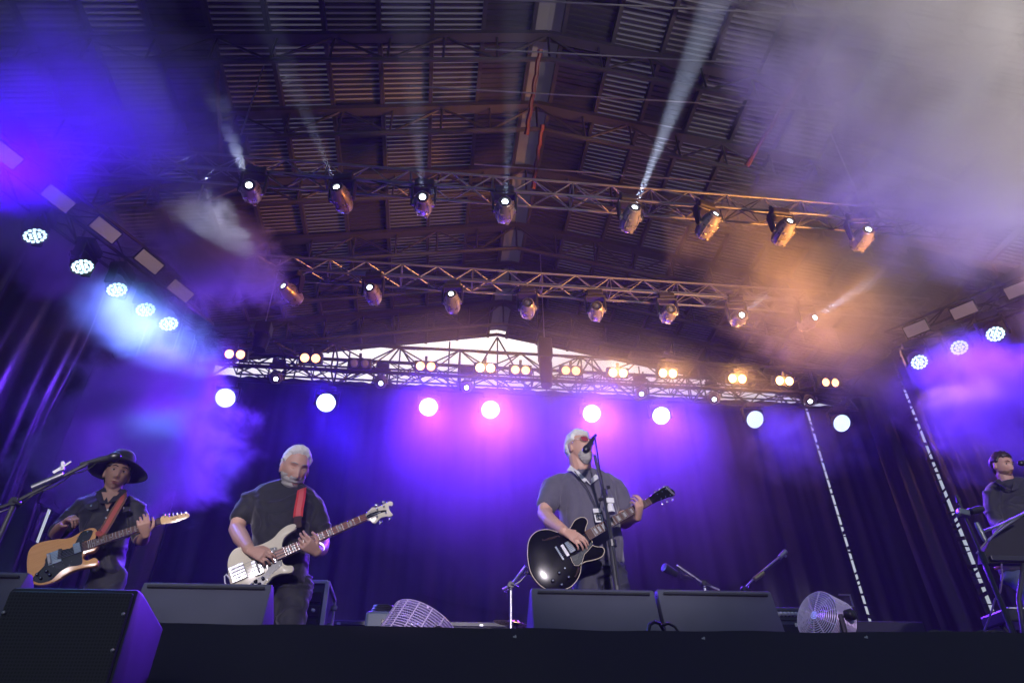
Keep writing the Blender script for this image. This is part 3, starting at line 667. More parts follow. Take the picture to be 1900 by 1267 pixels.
MB().box((.03, -.014, at_-.125), (.09, .006, .025), bev=.002).build('badge', ALU, parent=am)
MB().tube([(-.12, .14, at_), (-.10, .14, at_+.025), (.10, .14, at_+.025), (.12, .14, at_)], .009, 8).build('carry_handle', BLKP, parent=am, smooth=True)
# risers
def riser(x0, x1, Y, ytop, label, depth=1.6, trim=True):
    a, b = at(x0, ytop[0], Y), at(x1, ytop[1], Y); z = (a.z+b.z)/2
    r = empty('stage_riser', ((a.x+b.x)/2, Y, FLOOR)); tag(r, label, 'riser'); wd = b.x-a.x
    MB().box((0, depth/2, (z-FLOOR)/2), (wd, depth, z-FLOOR-.002), bev=.01).build('cloth_covering', SKIRT, parent=r)
    if trim:
        MB().box((0, -.012, z-FLOOR-.02), (wd, .02, .035), bev=.003).build('metal_edge', DSTEEL, parent=r)
        m = MB()
        for k in range(int(wd/.3)): m.box((-wd/2+.15+k*.3, -.026, z-FLOOR-.03), (.03, .012, .02), bev=.002)
        m.build('brackets', STEEL, parent=r)
riser(596, 945, 6.2, (1150, 1155), 'low black riser with a bright metal edge behind the bass player and fan')
riser(1568, 1712, 6.4, (1150, 1153), 'plain black riser box beyond the second drum fan', trim=False)
# bass rig
b0, b1 = at(566, 1075, 5.3), at(611, 1080, 5.3)
rg = empty('bass_rig_case', (b1.x-.27, 5.3, FLOOR)); tag(rg, 'metal edged bass amplifier rack behind the bass player\'s leg', 'amplifier rack'); hh = b0.z-FLOOR; ww = .52
MB().box((0, .25, hh*.72), (ww, .5, hh*.54), bev=.01).build('upper_case', CASE, parent=rg)
MB().box((0, .25, hh*.22), (ww, .5, hh*.42), bev=.01).build('lower_case', CASE, parent=rg)
m = MB()
for s in (-1, 1):
    for z0_, z1_ in ((hh*.455, hh*.985), (hh*.02, hh*.425)):
        m.box((s*ww/2, -.004, (z0_+z1_)/2), (.03, .03, z1_-z0_), bev=.003); m.box((s*ww/2, .50, (z0_+z1_)/2), (.03, .03, z1_-z0_), bev=.003)
for z_ in (hh*.985, hh*.455, hh*.425, hh*.02): m.box((0, -.004, z_), (ww, .03, .026), bev=.003); m.box((ww/2, .25, z_), (.03, .5, .026), bev=.003)
m.build('metal_edging', EDGE, parent=rg)
m = MB()
for k in range(5): m.box((0, -.012, hh*(.52+.09*k)), (ww-.06, .015, hh*.07), bev=.003)
m.build('rack_units', BLKP, parent=rg)
m = MB()
for k in range(7): m.lathe([(.001, .03), (.014, .03), (.016, 0)], 12, Matrix.Translation((-ww/2+.07+k*.063, -.02, hh*(.61 if k % 2 else .79))) @ Matrix.Rotation(PI/2, 4, 'X'))
m.build('knobs', CHROME, parent=rg)
m = MB()
for k in range(8): m.box((0, -.008, hh*(.06+.045*k)), (ww-.06, .008, .006)); m.box((-ww/2+.05+k*.06, -.008, hh*.22), (.006, .008, hh*.34))
m.build('grille_bars', ALU, parent=rg)
m = MB()
for k in range(3): m.box((ww/2+.02, .12+.13*k, hh*(.42, .75, .9)[k]), (.05, .03, .04), bev=.008)
m.build('latches', STEEL, parent=rg)
bc = empty('equipment_case', (at(702, 1150, 4.7).x, 4.7, FLOOR)); tag(bc, 'small blue grey case with a coil of cable on top beside the tilted fan', 'case'); hc = at(700, 1132, 4.7).z-FLOOR
MB().box((0, .12, hc/2), (.17, .24, hc), bev=.02).build('cabinet', BLUECASE, parent=bc)
MB().box((.03, -.01, hc-.08), (.02, .02, .05), bev=.004).build('latch', BLKP, parent=bc)
co = MB()
for k in range(5): co.tube([(.065*math.cos(a*.4)+.004*k, .12+.05*math.sin(a*.4), hc+.008+.011*k) for a in range(17)], .006, 6)
tag(co.build('cable_coil', CABLE, smooth=True), 'coil of black cable lying on the small case', 'cable'); bpy.data.objects['cable_coil'].location = bc.location
# cables on the lip
cb = MB().tube([at(*p, 2.3+dy) for *p, dy in [(1203, 1172, 0), (1206, 1158, 0), (1214, 1153, .0), (1224, 1156, .02), (1231, 1168, .04), (1233, 1176, .04)]], .006, 8)
cb.tube([at(*p, 2.3) for p in [(1226, 1160), (1240, 1156), (1252, 1162), (1259, 1172), (1260, 1177)]], .0045, 8)
tag(cb.build('cable_loop', CABLE, smooth=True), 'looped black cables hanging over the lip between the two monitors', 'cable')
rb = random.Random(4); cb = MB()
for k in range(4):
    cb.tube([at(1722+14*j, 1178-6*math.sin(j*.8+k)+rb.uniform(-2, 3), 3.0+.05*k) for j in range(11)], .008, 6)
tag(cb.build('cable_bundle', CABLE, smooth=True), 'heap of dark cables on the stage edge near the keyboards', 'cable')
# roof rigging: steel wires, red slings, hoists
for k, (xa, ya, xb, yb, zz) in enumerate([(700, -12, 1990, 52, 8.2), (900, 92, 1990, 150, 8.4), (760, 160, 1700, 215, 9.0), (880, 305, 1500, 350, 9.0)]):
    tag(MB().tube([atz(xa, ya, zz+CZ), atz(xb, yb, zz+CZ)], .012, 6).build('steel_wire', TRUSSM, smooth=True), f'{ordn[k]} thin steel wire from the top, strung across under the roof', 'wire', 'steel wires under the roof')
for k, (xa, ya, xb, yb) in enumerate([(1002, 92, 976, 250), (1006, 232, 988, 350), (1552, 40, 1385, 308), (402, 130, 410, 300)]):
    a = atz(xa, ya, 9.6+CZ); b = atz(xb, yb, 9.6+CZ-(.8 if k != 2 else 1.4))
    m = MB(); d_ = (b-a); n_ = 14
    m.tube([a + d_*(i/n_)+Vector((.01*math.sin(i*2), .01*math.cos(i*1.7), 0)) for i in range(n_+1)], [.045 if i in (0, n_) else .035 for i in range(n_+1)], 7)
    tag(m.build('lifting_sling', REDM, smooth=True), ['upper red lifting sling hanging near the ridge', 'lower red lifting sling hanging near the ridge', 'long red sling seen through the amber smoke', 'faint red sling behind the pale smoke on the drape side'][k], 'lifting sling')
def hoist(x, ya, yb, Y, label, w=.22):
    a, b = at(x, ya, Y), at(x, yb, Y); r = empty('chain_hoist', a); tag(r, label, 'chain hoist'); h_ = (a.z-b.z)
    MB().box((0, 0, -h_*.25), (w, w*.9, h_*.42), bev=.02).build('motor_body', BLK, parent=r)
    MB().lathe([(w*.38, -h_*.44), (w*.5, -h_*.55), (w*.42, -h_), (.001, -h_)], 14).build('chain_bag', DRAPE, parent=r, smooth=True)
    MB().tube([(0, 0, 0), (0, 0, RZ-SL*abs(a.x-RX)-a.z-.9)], .012, 6).build('chain', STEEL, parent=r)
hoist(1010, 628, 715, 11.5, 'tall black chain hoist over the middle of the back truss', .28)
hoist(492, 600, 650, 11.3, 'black chain hoist at the drape end of the back truss', .3)
hoist(443, 262, 300, 6.75, 'black chain hoist over the drape end of the upper truss', .3)
hoist(1595, 370, 400, 7.0, 'chain hoist in the smoke at the far end of the upper truss', .3)

# scraps and a cable on the lip of the stage
for (x, y), lab in (((955, 1181), 'tiny white tape scrap on the skirt below the singer\'s monitor'), ((1305, 1184), 'tiny white tape scrap on the skirt below the monitor next to the fan'), ((272, 1176), 'tiny white tape scrap on the skirt beside the front speaker'), ((1607, 1182), 'tiny white tape scrap on the skirt beyond the drum fan')):
    p = at(x, y, EY-.05); o = MB().box((0, 0, 0), (.009, .002, .003), Matrix.Rotation(.2, 3, 'Y')).box((.002, -.001, .002), (.004, .002, .004), Matrix.Rotation(.8, 3, 'Y')).build('tape_scrap', WHITEP); o.location = p; tag(o, lab, 'tape')

# ================================================================== PEOPLE
class Blob(MB):
    def chain(s, pr, n=14):
        P_ = [Vector(p) for p, r in pr]; R_ = [r for p, r in pr]; a = (P_[1]-P_[0]).normalized(); b = (P_[-1]-P_[-2]).normalized()
        path = []; rs = []
        for k in (80, 55, 30): path.append(P_[0]-a*R_[0]*math.sin(R(k))); rs.append(R_[0]*math.cos(R(k)))
        # smooth inner points
        for i in range(len(P_)): path.append(P_[i]); rs.append(R_[i])
        for k in (30, 55, 80): path.append(P_[-1]+b*R_[-1]*math.sin(R(k))); rs.append(R_[-1]*math.cos(R(k)))
        return s.tube(path, rs, n)
    def ell(s, c, rad, M=None, n=20):
        M = M or Matrix.Identity(3); c = Vector(c)
        pr = [(math.cos(R(t)), math.sin(R(t))) for t in range(-88, 89, 11)]
        b = len(s.v)
        for r_, z in pr:
            for k in range(n):
                a = 2*PI*k/n; s.v.append(c + M @ Vector((rad[0]*r_*math.cos(a), rad[1]*r_*math.sin(a), rad[2]*z)))
        for i in range(len(pr)-1):
            for k in range(n): s.f.append((b+i*n+k, b+i*n+(k+1) % n, b+(i+1)*n+(k+1) % n, b+(i+1)*n+k)); s.m.append(0)
        s.f.append(tuple(b+k for k in range(n))[::-1]); s.m.append(0); e = b+(len(pr)-1)*n; s.f.append(tuple(e+k for k in range(n))); s.m.append(0)
        return s
    def loft(s, sec, side, fwd, n=28, pw=2.4):
        side = Vector(side).normalized(); fwd = Vector(fwd).normalized(); b = len(s.v)
        cs = [Vector(c[0]) for c in sec]; d0 = (cs[1]-cs[0]).normalized(); d1 = (cs[-1]-cs[-2]).normalized()
        full = [(cs[0]-d0*sec[0][2]*.3, sec[0][1]*.6, sec[0][2]*.6)] + [tuple(x) for x in sec] + [(cs[-1]+d1*sec[-1][2]*.3, sec[-1][1]*.6, sec[-1][2]*.6)]
        for c, hw, hd in full:
            for k in range(n):
                a = 2*PI*k/n; ca, sa = math.cos(a), math.sin(a)
                s.v.append(Vector(c) + side*hw*math.copysign(abs(ca)**(2/pw), ca) + fwd*hd*math.copysign(abs(sa)**(2/pw), sa))
        m = len(full)
        for i in range(m-1):
            for k in range(n): s.f.append((b+i*n+k, b+i*n+(k+1) % n, b+(i+1)*n+(k+1) % n, b+(i+1)*n+k)); s.m.append(0)
        s.f.append(tuple(b+k for k in range(n))[::-1]); s.m.append(0); e = b+(m-1)*n; s.f.append(tuple(e+k for k in range(n))); s.m.append(0)
        return s
def fused(mb, vox, smooth=6, fac=.5):
    """One continuous watertight surface round every volume in mb."""
    me = bpy.data.meshes.new('tmp'); me.from_pydata([tuple(v) for v in mb.v], [], mb.f); me.update()
    # make every island face outwards
    bm = bmesh.new(); bm.from_mesh(me); bmesh.ops.recalc_face_normals(bm, faces=bm.faces); bm.to_mesh(me); bm.free()
    o = bpy.data.objects.new('tmp', me); COL.objects.link(o)
    rm = o.modifiers.new('r', 'REMESH'); rm.mode = 'VOXEL'; rm.voxel_size = vox
    sm = o.modifiers.new('s', 'SMOOTH'); sm.factor = fac; sm.iterations = smooth
    dg = bpy.context.evaluated_depsgraph_get(); dg.update(); out = bpy.data.meshes.new_from_object(o.evaluated_get(dg))
    bpy.data.objects.remove(o); out.shade_smooth(); return out
def fold(me, amp, sc, seed, stretch=(1, 1, .5), amp2=0):
    import numpy as np
    vs = me.vertices; nn = [v.normal.copy() for v in vs]
    for v, n in zip(vs, nn):
        p = v.co; q = Vector((p.x*sc*stretch[0], p.y*sc*stretch[1], p.z*sc*stretch[2]))
        w = noise.noise(q*.6+Vector((seed, 0, 0)))
        f = 1-abs(noise.noise(q + Vector((w*2.2, seed, w*1.6))))*2.2
        v.co = p + n*(amp*max(f-.45, -.12) + amp2*noise.noise(p*34))
def bodyobj(me, name, m, parent):
    if not me.materials: me.materials.append(m)
    o = bpy.data.objects.new(name, me); COL.objects.link(o); o.parent = parent
    if parent is not None: o.matrix_parent_inverse = parent.matrix_world.inverted() if False else Matrix.Translation(-parent.location)
    return o
# ---- head
def head_pts(nu=110, nv=96):
    out = []
    for j in range(nv+1):
        th = PI*(j/nv)
        for i in range(nu):
            ph = 2*PI*i/nu
            x = math.sin(th)*math.sin(ph); y = math.sin(th)*math.cos(ph); z = math.cos(th)
            out.append(headf(x, y, z))
    return out, nu, nv
def gs(v, s): return math.exp(-(v/s)**2)
def headf(x, y, z, ch=1.0):
    X, Y, Z = x*.076, y*.098, z*.118
    if y > 0: Y *= .93
    if z < .15:                                           # jaw tapers
        t = min(1, (.15-z)/1.15); X *= 1-.30*t**1.3; Y = Y*(1-.12*t) + (.012*t if y > 0 else .034*t)
    if Z > .0: X *= 1+.03*z
    if y > 0:
        ax = abs(X)
        Y += .010*gs(X, .020)*gs(Z+.104, .020)*ch          # chin
        nose = 0
        if -.052 < Z < .030:
            k = (.030-Z)/.066
            nose = .027*min(1, k)**1.15*(1 if Z > -.036 else max(0, (Z+.052)/.016))
        Y += nose*gs(X, .0125) + .006*gs(ax-.013, .008)*gs(Z+.037, .009)
        Y -= .013*gs(ax-.031, .017)*gs(Z-.014, .012)       # sockets
        Y += .006*gs(ax-.028, .024)*gs(Z-.034, .009)       # brow
        Y += .005*gs(ax-.040, .020)*gs(Z+.018, .020)       # cheekbone
        Y += .007*gs(X, .022)*(gs(Z+.064, .0062)+gs(Z+.078, .0065)) - .006*gs(X, .026)*gs(Z+.0708, .0028)
        Y -= .004*gs(X, .02)*gs(Z+.092, .006)
    return Vector((X, Y, Z))
HP, HNU, HNV = head_pts()
def head_frame(c, fwd, up, sc):
    f = Vector(fwd).normalized(); u = Vector(up); u = (u-f*u.dot(f)).normalized(); x = f.cross(u)
    return basis(Vector(c), x*sc, f*sc, u*sc)
def add_head(bl, M, ears=True):
    b = len(bl.v)
    for p in HP: bl.v.append(M @ p)
    for j in range(HNV):
        for i in range(HNU):
            bl.f.append((b+j*HNU+i, b+j*HNU+(i+1) % HNU, b+(j+1)*HNU+(i+1) % HNU, b+(j+1)*HNU+i)); bl.m.append(0)
    if ears:
        for s in (-1, 1):
            M3 = M.to_3x3() @ Matrix.Rotation(s*-.35, 3, 'Z') @ Matrix.Rotation(.12, 3, 'X')
            bl.ell(M @ Vector((s*.076, -.006, -.012)), (.008, .019, .031), M3, 12); bl.ell(M @ Vector((s*.072, .002, -.014)), (.012, .010, .020), M3, 10)
def shell(M, pred, thick, name, m, parent, seed=0, namp=.004, nsc=60, taper=1):
    """hair / beard: a thick cap over part of the head, its rim tucked under the skin"""
    keep = {}
    for j in range(HNV):
        for i in range(HNU):
            q = (j*HNU+i, j*HNU+(i+1) % HNU, (j+1)*HNU+(i+1) % HNU, (j+1)*HNU+i)
            c = (HP[q[0]]+HP[q[2]])/2
            if pred(c + Vector((.004*noise.noise(c*70), 0, .006*noise.noise(c*55+Vector((seed, 0, 0)))))): keep[(j, i)] = q
    cnt = {}
    for q in keep.values():
        for v in q: cnt[v] = cnt.get(v, 0)+1
    dist = {v: (0 if (cnt[v] < 4 and 0 < v//HNU < HNV) else 9) for v in cnt}
    for _ in range(5):
        for q in keep.values():
            m_ = min(dist[v] for v in q)+1
            for v in q: dist[v] = min(dist[v], m_)
    idx = {v: k for k, v in enumerate(cnt)}; vs = []
    for v in cnt:
        p = HP[v]; n = Vector((p.x/.076**2, p.y/.098**2, p.z/.118**2)).normalized()
        t = thick(p) if callable(thick) else thick
        fade = min(1, dist[v]/3)**.7; off = -.001 if dist[v] == 0 else t*fade + fade*namp*noise.noise(p*nsc+Vector((seed, 3, 0))) + namp*.6*noise.noise(p*nsc*2.5)
        vs.append(M @ (p + n*off))
    mb = MB(); mb.add(vs, [tuple(idx[v] for v in q) for q in keep.values()])
    o = mb.build(name, m, smooth='all'); o.parent = parent; o.matrix_parent_inverse = Matrix.Translation(-parent.location)
    # even out the steps of the rim
    bm = bmesh.new(); bm.from_mesh(o.data); bmesh.ops.smooth_vert(bm, verts=bm.verts, factor=.4, use_axis_x=True, use_axis_y=True, use_axis_z=True); bm.to_mesh(o.data); bm.free()
    return o
def wpart(mb, name, m, parent, **k):     # mesh given in world coordinates, parented to an unrotated Empty
    o = mb.build(name, m, **k); o.parent = parent; o.matrix_parent_inverse = Matrix.Translation(-parent.location); return o
def hand(bl, wrist, d, n, thumb, curl=(.5, .6, .5), sc=1.0, spread=.10, curls=None):
    d = Vector(d).normalized(); n = Vector(n); n = (n-d*n.dot(d)).normalized(); s = d.cross(n); tv = Vector(thumb)
    if s.dot(tv) < 0: s = -s
    w0 = Vector(wrist); pl = .088*sc
    bl.loft([(w0-d*.012*sc, .026*sc, .018*sc), (w0+d*.03*sc, .034*sc, .019*sc), (w0+d*.065*sc, .041*sc, .0165*sc), (w0+d*pl, .040*sc, .013*sc)], s, n, 18, 2.6)
    for k, (lat, ln) in enumerate(((.034, .93), (.0118, 1.03), (-.0118, .97), (-.033, .78))):
        c = curls[k] if curls else [x*(1+.12*(k-1)) for x in curl]
        p = w0 + d*(pl-.004*sc - .004*sc*abs(k-1)) + s*lat*sc; dd_ = (d + s*lat*spread*30*.1).normalized(); a = 0; pts = [(p-d*.012*sc, .0098*sc), (p, .0094*sc)]
        for q, L0 in enumerate((.044, .028, .022)):
            a += c[q]; v = (dd_*math.cos(a)+n*math.sin(a)).normalized(); p = p + v*L0*ln*sc; pts.append((p, (.0086, .0078, .0068)[q]*sc))
        bl.chain(pts, 10)
    p = w0 + d*.022*sc + s*.024*sc; pts = [(p, .014*sc)]
    for q, (L0, v) in enumerate(((.036, d*.45+s*.75+n*.35), (.032, d*.75+s*.35+n*.55), (.026, d*.85+s*.0+n*.5))):
        p = p + v.normalized()*L0*sc; pts.append((p, (.0125, .0105, .0085)[q]*sc))
    bl.chain(pts, 10)
def nails(*a): pass
def skinmat(name, col):
    m = mat(name, col, .55, 0, .10, 30, .0006, 300); b = m.node_tree.nodes['Principled BSDF']
    b.inputs['Subsurface Weight'].default_value = .12; b.inputs['Subsurface Radius'].default_value = (.012, .004, .002); b.inputs['Subsurface Scale'].default_value = 1; return m
SK1 = skinmat('skin_pale', (.56, .33, .25)); SK2 = skinmat('skin_tan', (.46, .27, .19)); LIP = mat('lips', (.36, .13, .11), .4)
HAIRW = mat('white_hair', (.72, .71, .69), .5, 0, .12, 80, .004, 240); HAIRG = mat('grey_beard', (.36, .34, .325), .6, 0, .3, 120, .004, 240)
HAIRD = mat('dark_hair', (.035, .022, .016), .4, 0, .3, 90, .004, 220); BEARDR = mat('brown_stubble', (.16, .085, .05), .6, 0, .3, 160, .003, 260)
EYEM = mat('eye_white', (.55, .52, .50), .25); IRIS = mat('iris', (.03, .02, .015), .15)
def eyes(M, parent, look=(0, 0)):
    for s in (-1, 1):
        mb = MB(); c = M @ Vector((s*.031, .0655, .013)); sc = M.to_scale().x
        b = Blob(); b.ell(c, (.0135*sc, .012*sc, .0075*sc), (M.to_3x3() @ Matrix.Scale(1/sc, 3)), 14); o = wpart(b, 'eye', EYEM, parent, smooth='all')
        i = Blob(); i.ell(M @ Vector((s*.031+look[0], .0765, .013+look[1])), (.0058*sc, .003*sc, .0062*sc), (M.to_3x3() @ Matrix.Scale(1/sc, 3)), 12); wpart(i, 'iris', IRIS, o, smooth='all').matrix_parent_inverse = (parent_world(o)).inverted()
def parent_world(o): return Matrix.Identity(4)
def brows(M, parent, m, z=.036):
    mb = Blob()
    for s in (-1, 1): mb.chain([(M @ Vector((s*.014, .090, z-.001)), .0032), (M @ Vector((s*.030, .088, z+.004)), .0042), (M @ Vector((s*.048, .074, z)), .0025)], 8)
    wpart(mb, 'eyebrows', m, parent, smooth='all')
def lips(M, parent, open_=0, yo=0):
    mb = Blob(); M = M @ Matrix.Translation((0, yo, 0))
    for sg, zz in ((1, -.0655), (-1, -.0765-open_))[1 if yo else 0:]:
        mb.chain([(M @ Vector((-.019, .083, -.071-open_/2)), .0014), (M @ Vector((-.009, .0895, zz)), .0028), (M @ Vector((0, .091, zz-.0005*sg)), .0030), (M @ Vector((.009, .0895, zz)), .0028), (M @ Vector((.019, .083, -.071-open_/2)), .0014)], 8)
    wpart(mb, 'lips', LIP, parent, smooth='all')
def px(c, r, Y): return (at(c[0]+r, c[1], Y)-at(c[0]-r, c[1], Y)).length/2
def sec(l, r, y, Y, depth): a, b = at(l, y, Y), at(r, y, Y); return ((a+b)/2, (b-a).length/2, depth)
def ch(*pts):                 # (x, y, Y, radius)
    return [(at(x, y, Y), r) for x, y, Y, r in pts]
def footed(p, drop=0): return Vector((p.x, p.y, FLOOR+.09+drop))
SHOE = mat('leather_shoe', (.02, .018, .016), .35)
def legs(tr, bodyb, hips, knees, feet, rt, rk, ra, parent):
    for h, k, f in zip(hips, knees, feet):
        tr.chain([(h, rt), (h.lerp(k, .5), (rt+rk)/2), (k, rk), (k.lerp(f, .6), (rk+ra)/2), (f, ra)], 16)
        bodyb.chain([(h, rt*.6), (k, rk*.6), (f-Vector((0, 0, .03)), ra*.5)], 10)
        s = Blob(); s.ell(f+Vector((0, -.07, -.055)), (.048, .13, .035)); s.ell(f+Vector((0, .02, -.03)), (.042, .055, .055))
        wpart(s, 'shoe', SHOE, parent, smooth='all')
def garment(mb, vox, name, m, parent, amp, sc, seed, stretch=(1, 1, .5), smooth=6, amp2=.0008):
    me = fused(mb, vox, smooth); fold(me, amp, sc, seed, stretch, amp2); me.shade_smooth(); return bodyobj(me, name, m, parent)
# ================= bass player
Y1 = 4.44
B1 = empty('person', (at(545, 1000, Y1).x, Y1, FLOOR)); tag(B1, 'man with white hair and beard in a black t-shirt playing a cream bass', 'person')
H1 = head_frame(at(547, 868, Y1-.06), (.40, -.74, -.50), (.03, -.10, 1), 1.16)
body = Blob(); add_head(body, H1)
body.chain(ch((546, 886, Y1-.02, .070), (541, 900, Y1+.02, .078), (537, 918, Y1+.05, .085)))
Z1 = lambda x, y, Y: at(380+x/3.1675, 800+y/3.1675, Y)
body.chain([(Z1(290, 390, Y1+.03), .050), (Z1(243, 440, Y1), .052), (Z1(205, 520, Y1-.01), .052), (Z1(188, 575, Y1-.03), .050), (Z1(213, 625, Y1-.14), .050), (Z1(258, 690, Y1-.29), .034)])
hand(body, Z1(268, 700, Y1-.31), Z1(385, 742, Y1-.33)-Z1(268, 700, Y1-.31), (0.1, .9, -.35), (0, 0, 1), (.30, .75, .55), 1.0)
body.chain([(Z1(635, 420, Y1+.03), .050), (Z1(668, 540, Y1+.02), .050), (Z1(690, 655, Y1-.0), .048), (Z1(683, 690, Y1-.12), .046), (Z1(655, 705, Y1-.33), .034)])
hand(body, Z1(655, 707, Y1-.34), Z1(600, 665, Y1-.40)-Z1(655, 707, Y1-.34), (-.10, .8, .45), (.5, .2, .9), (.55, .75, .5), .98)
T1 = [sec(478, 572, 1085, Y1+.02, .15), sec(474, 571, 1045, Y1, .175), sec(470, 574, 1010, Y1, .175), sec(468, 580, 975, Y1+.01, .165), sec(468, 586, 945, Y1+.02, .15), sec(466, 590, 922, Y1+.03, .125), sec(478, 580, 906, Y1+.04, .10), sec(505, 562, 897, Y1+.04, .08)]
body.loft([(c, hw*.86, hd*.86) for c, hw, hd in T1], (1, 0, 0), (0, 1, 0))
tr = Blob(); hipL, hipR = at(520, 1085, Y1+.03), at(551, 1085, Y1+.03)
tr.loft([sec(502, 570, 1075, Y1+.03, .13), sec(500, 572, 1100, Y1+.03, .14), sec(503, 570, 1118, Y1+.03, .12)][::-1], (1, 0, 0), (0, 1, 0))
legs(tr, body, [hipL, hipR], [Vector((hipL.x-.06, Y1-.03, FLOOR+.50)), Vector((hipR.x+.02, Y1-.08, FLOOR+.50))], [Vector((hipL.x-.08, Y1+.05, FLOOR+.09)), Vector((hipR.x+.02, Y1+.0, FLOOR+.09))], .098, .075, .058, B1)
DENIM = mat('black_trousers', (.018, .018, .024), .7, 0, .2, 20, .001, 400, Sheen_Weight=.2); TEE = mat('black_tshirt', (.011, .011, .016), .75, 0, .15, 30, .0008, 500, Sheen_Weight=.25)
garment(tr, .011, 'trousers', DENIM, B1, .020, 7, 4, (1, 1, 2.0))
sh = Blob(); sh.loft(T1, (1, 0, 0), (0, 1, 0))
sh.chain([(Z1(318, 385, Y1+.03), .062), (Z1(275, 410, Y1+.02), .076), (Z1(238, 470, Y1), .074), (Z1(214, 502, Y1), .073)], 16)
sh.chain([(Z1(600, 400, Y1+.03), .060), (Z1(640, 440, Y1+.02), .074), (Z1(672, 530, Y1+.01), .070), (Z1(684, 590, Y1), .066)], 16)
garment(sh, .010, 'tshirt', TEE, B1, .016, 6.5, 2, (1.1, 1, 1.3))
me = fused(body, .0042, 2); bodyobj(me, 'body', SK1, B1)
hairline = lambda p: (p.z > .076 and p.y < .060-.25*abs(p.x)) or (p.z > .02 and p.y < .022+.3*(p.z-.02)) or (p.z > -.045 and p.y < -.012)
shell(H1, lambda p: hairline(p) and not (abs(p.x) > .06 and -.05 < p.z < .03 and p.y > -.03), lambda p: .014+.10*max(0, p.z-.07)+.006*max(0, p.y/.08), 'hair', HAIRW, B1, 3, .006, 60)
beardf = lambda p: (p.y > .0 and p.z < -.046) or (p.y > .0 and abs(p.x) < .034 and p.z < -.037) or (p.y > -.005 and p.z < -.028 and abs(p.x) > .046)
shell(H1, beardf, lambda p: .0085+.010*(p.z < -.080), 'beard', HAIRG, B1, 5, .002, 80)
brows(H1, B1, HAIRG)
mb = Blob(); [mb.chain([(H1 @ Vector((s*.020, .0785, .011)), .0022), (H1 @ Vector((s*.031, .0800, .0085)), .0030), (H1 @ Vector((s*.043, .0755, .011)), .0022)], 8) for s in (-1, 1)]
wpart(mb, 'eyelids', SK1, B1, smooth='all'); lips(H1, B1, 0, .013)
wt = MB(); a_ = Z1(664, 690, Y1-.27); b_ = Z1(672, 700, Y1-.20); wt.tube([a_, a_.lerp(b_, .25)], .041, 16); wpart(wt, 'watch_strap', mat('watch_band', (.5, .5, .52), .3, .7), B1, smooth=True)
# ================= singer
Y2 = 4.43
B2 = empty('person', (at(1085, 1000, Y2).x, Y2, FLOOR)); tag(B2, 'man in sunglasses and grey polo shirt singing with his head tipped back', 'person')
Z3 = lambda x, y, Y: at(940+x/3.7265, 780+y/3.7265, Y)
H2 = head_frame(Z3(500, 196, Y2-.02), (.52, -.80, .14), (-.12, .15, 1), 1.10)
body = Blob(); add_head(body, H2)
body.chain([(Z3(490, 245, Y2-.0), .072), (Z3(515, 325, Y2+.01), .078), (Z3(535, 400, Y2+.05), .085)])
body.chain([(Z3(350, 425, Y2+.03), .052), (Z3(303, 500, Y2+.0), .053), (Z3(272, 590, Y2-.02), .053), (Z3(262, 645, Y2-.05), .050), (Z3(305, 695, Y2-.16), .048), (Z3(395, 762, Y2-.30), .034)])
hand(body, Z3(405, 768, Y2-.31), Z3(520, 830, Y2-.36)-Z3(405, 768, Y2-.31), (-.1, .9, -.3), (.2, 0, 1), (.25, .55, .45), 1.02)
body.chain([(Z3(730, 440, Y2+.03), .050), (Z3(777, 540, Y2+.02), .050), (Z3(812, 640, Y2+.02), .050), (Z3(820, 700, Y2-.02), .048), (Z3(860, 668, Y2-.16), .042), (Z3(902, 668, Y2-.29), .031)])
hand(body, Z3(908, 672, Y2-.31), Z3(925, 600, Y2-.36)-Z3(915, 672, Y2-.31), (-.55, .75, .15), (-.3, .5, .9), (.45, .75, .55), .95)
T2 = [sec(1058, 1156, 1045, Y2+.02, .15), sec(1050, 1154, 1010, Y2, .17), sec(1040, 1146, 970, Y2, .17), sec(1034, 1144, 930, Y2+.02, .155), sec(1030, 1146, 902, Y2+.03, .13), sec(1040, 1136, 885, Y2+.04, .10), sec(1062, 1112, 876, Y2+.04, .08)]
body.loft([(c, hw*.86, hd*.86) for c, hw, hd in T2], (1, 0, 0), (0, 1, 0))
tr = Blob(); hipL, hipR = at(1090, 1045, Y2+.03), at(1130, 1045, Y2+.03)
tr.loft([sec(1062, 1152, 1030, Y2+.03, .13), sec(1064, 1154, 1052, Y2+.03, .14), sec(1068, 1152, 1072, Y2+.03, .12)][::-1], (1, 0, 0), (0, 1, 0))
legs(tr, body, [hipL, hipR], [Vector((hipL.x-.05, Y2-.03, FLOOR+.52)), Vector((hipR.x+.06, Y2-.02, FLOOR+.52))], [Vector((hipL.x-.08, Y2+.05, FLOOR+.09)), Vector((hipR.x+.10, Y2+.05, FLOOR+.09))], .10, .078, .06, B2)
garment(tr, .011, 'trousers', mat('dark_jeans', (.03, .03, .05), .7, 0, .2, 20, .001, 400), B2, .020, 7, 9, (1, 1, 2.2))
sh = Blob(); sh.loft(T2, (1, 0, 0), (0, 1, 0))
sh.chain([(Z3(375, 420, Y2+.03), .064), (Z3(328, 455, Y2+.02), .080), (Z3(298, 520, Y2), .077), (Z3(284, 568, Y2-.01), .076)], 16)
sh.chain([(Z3(690, 425, Y2+.03), .062), (Z3(740, 465, Y2+.03), .076), (Z3(780, 530, Y2+.02), .072), (Z3(800, 585, Y2+.02), .070)], 16)
POLO = mat('slate_polo', (.10, .092, .13), .8, 0, .1, 30, .0008, 500, Sheen_Weight=.3)
garment(sh, .010, 'polo_shirt', POLO, B2, .014, 6.5, 12, (1.3, 1, .55))
me = fused(body, .0042, 2); bodyobj(me, 'body', SK1, B2)
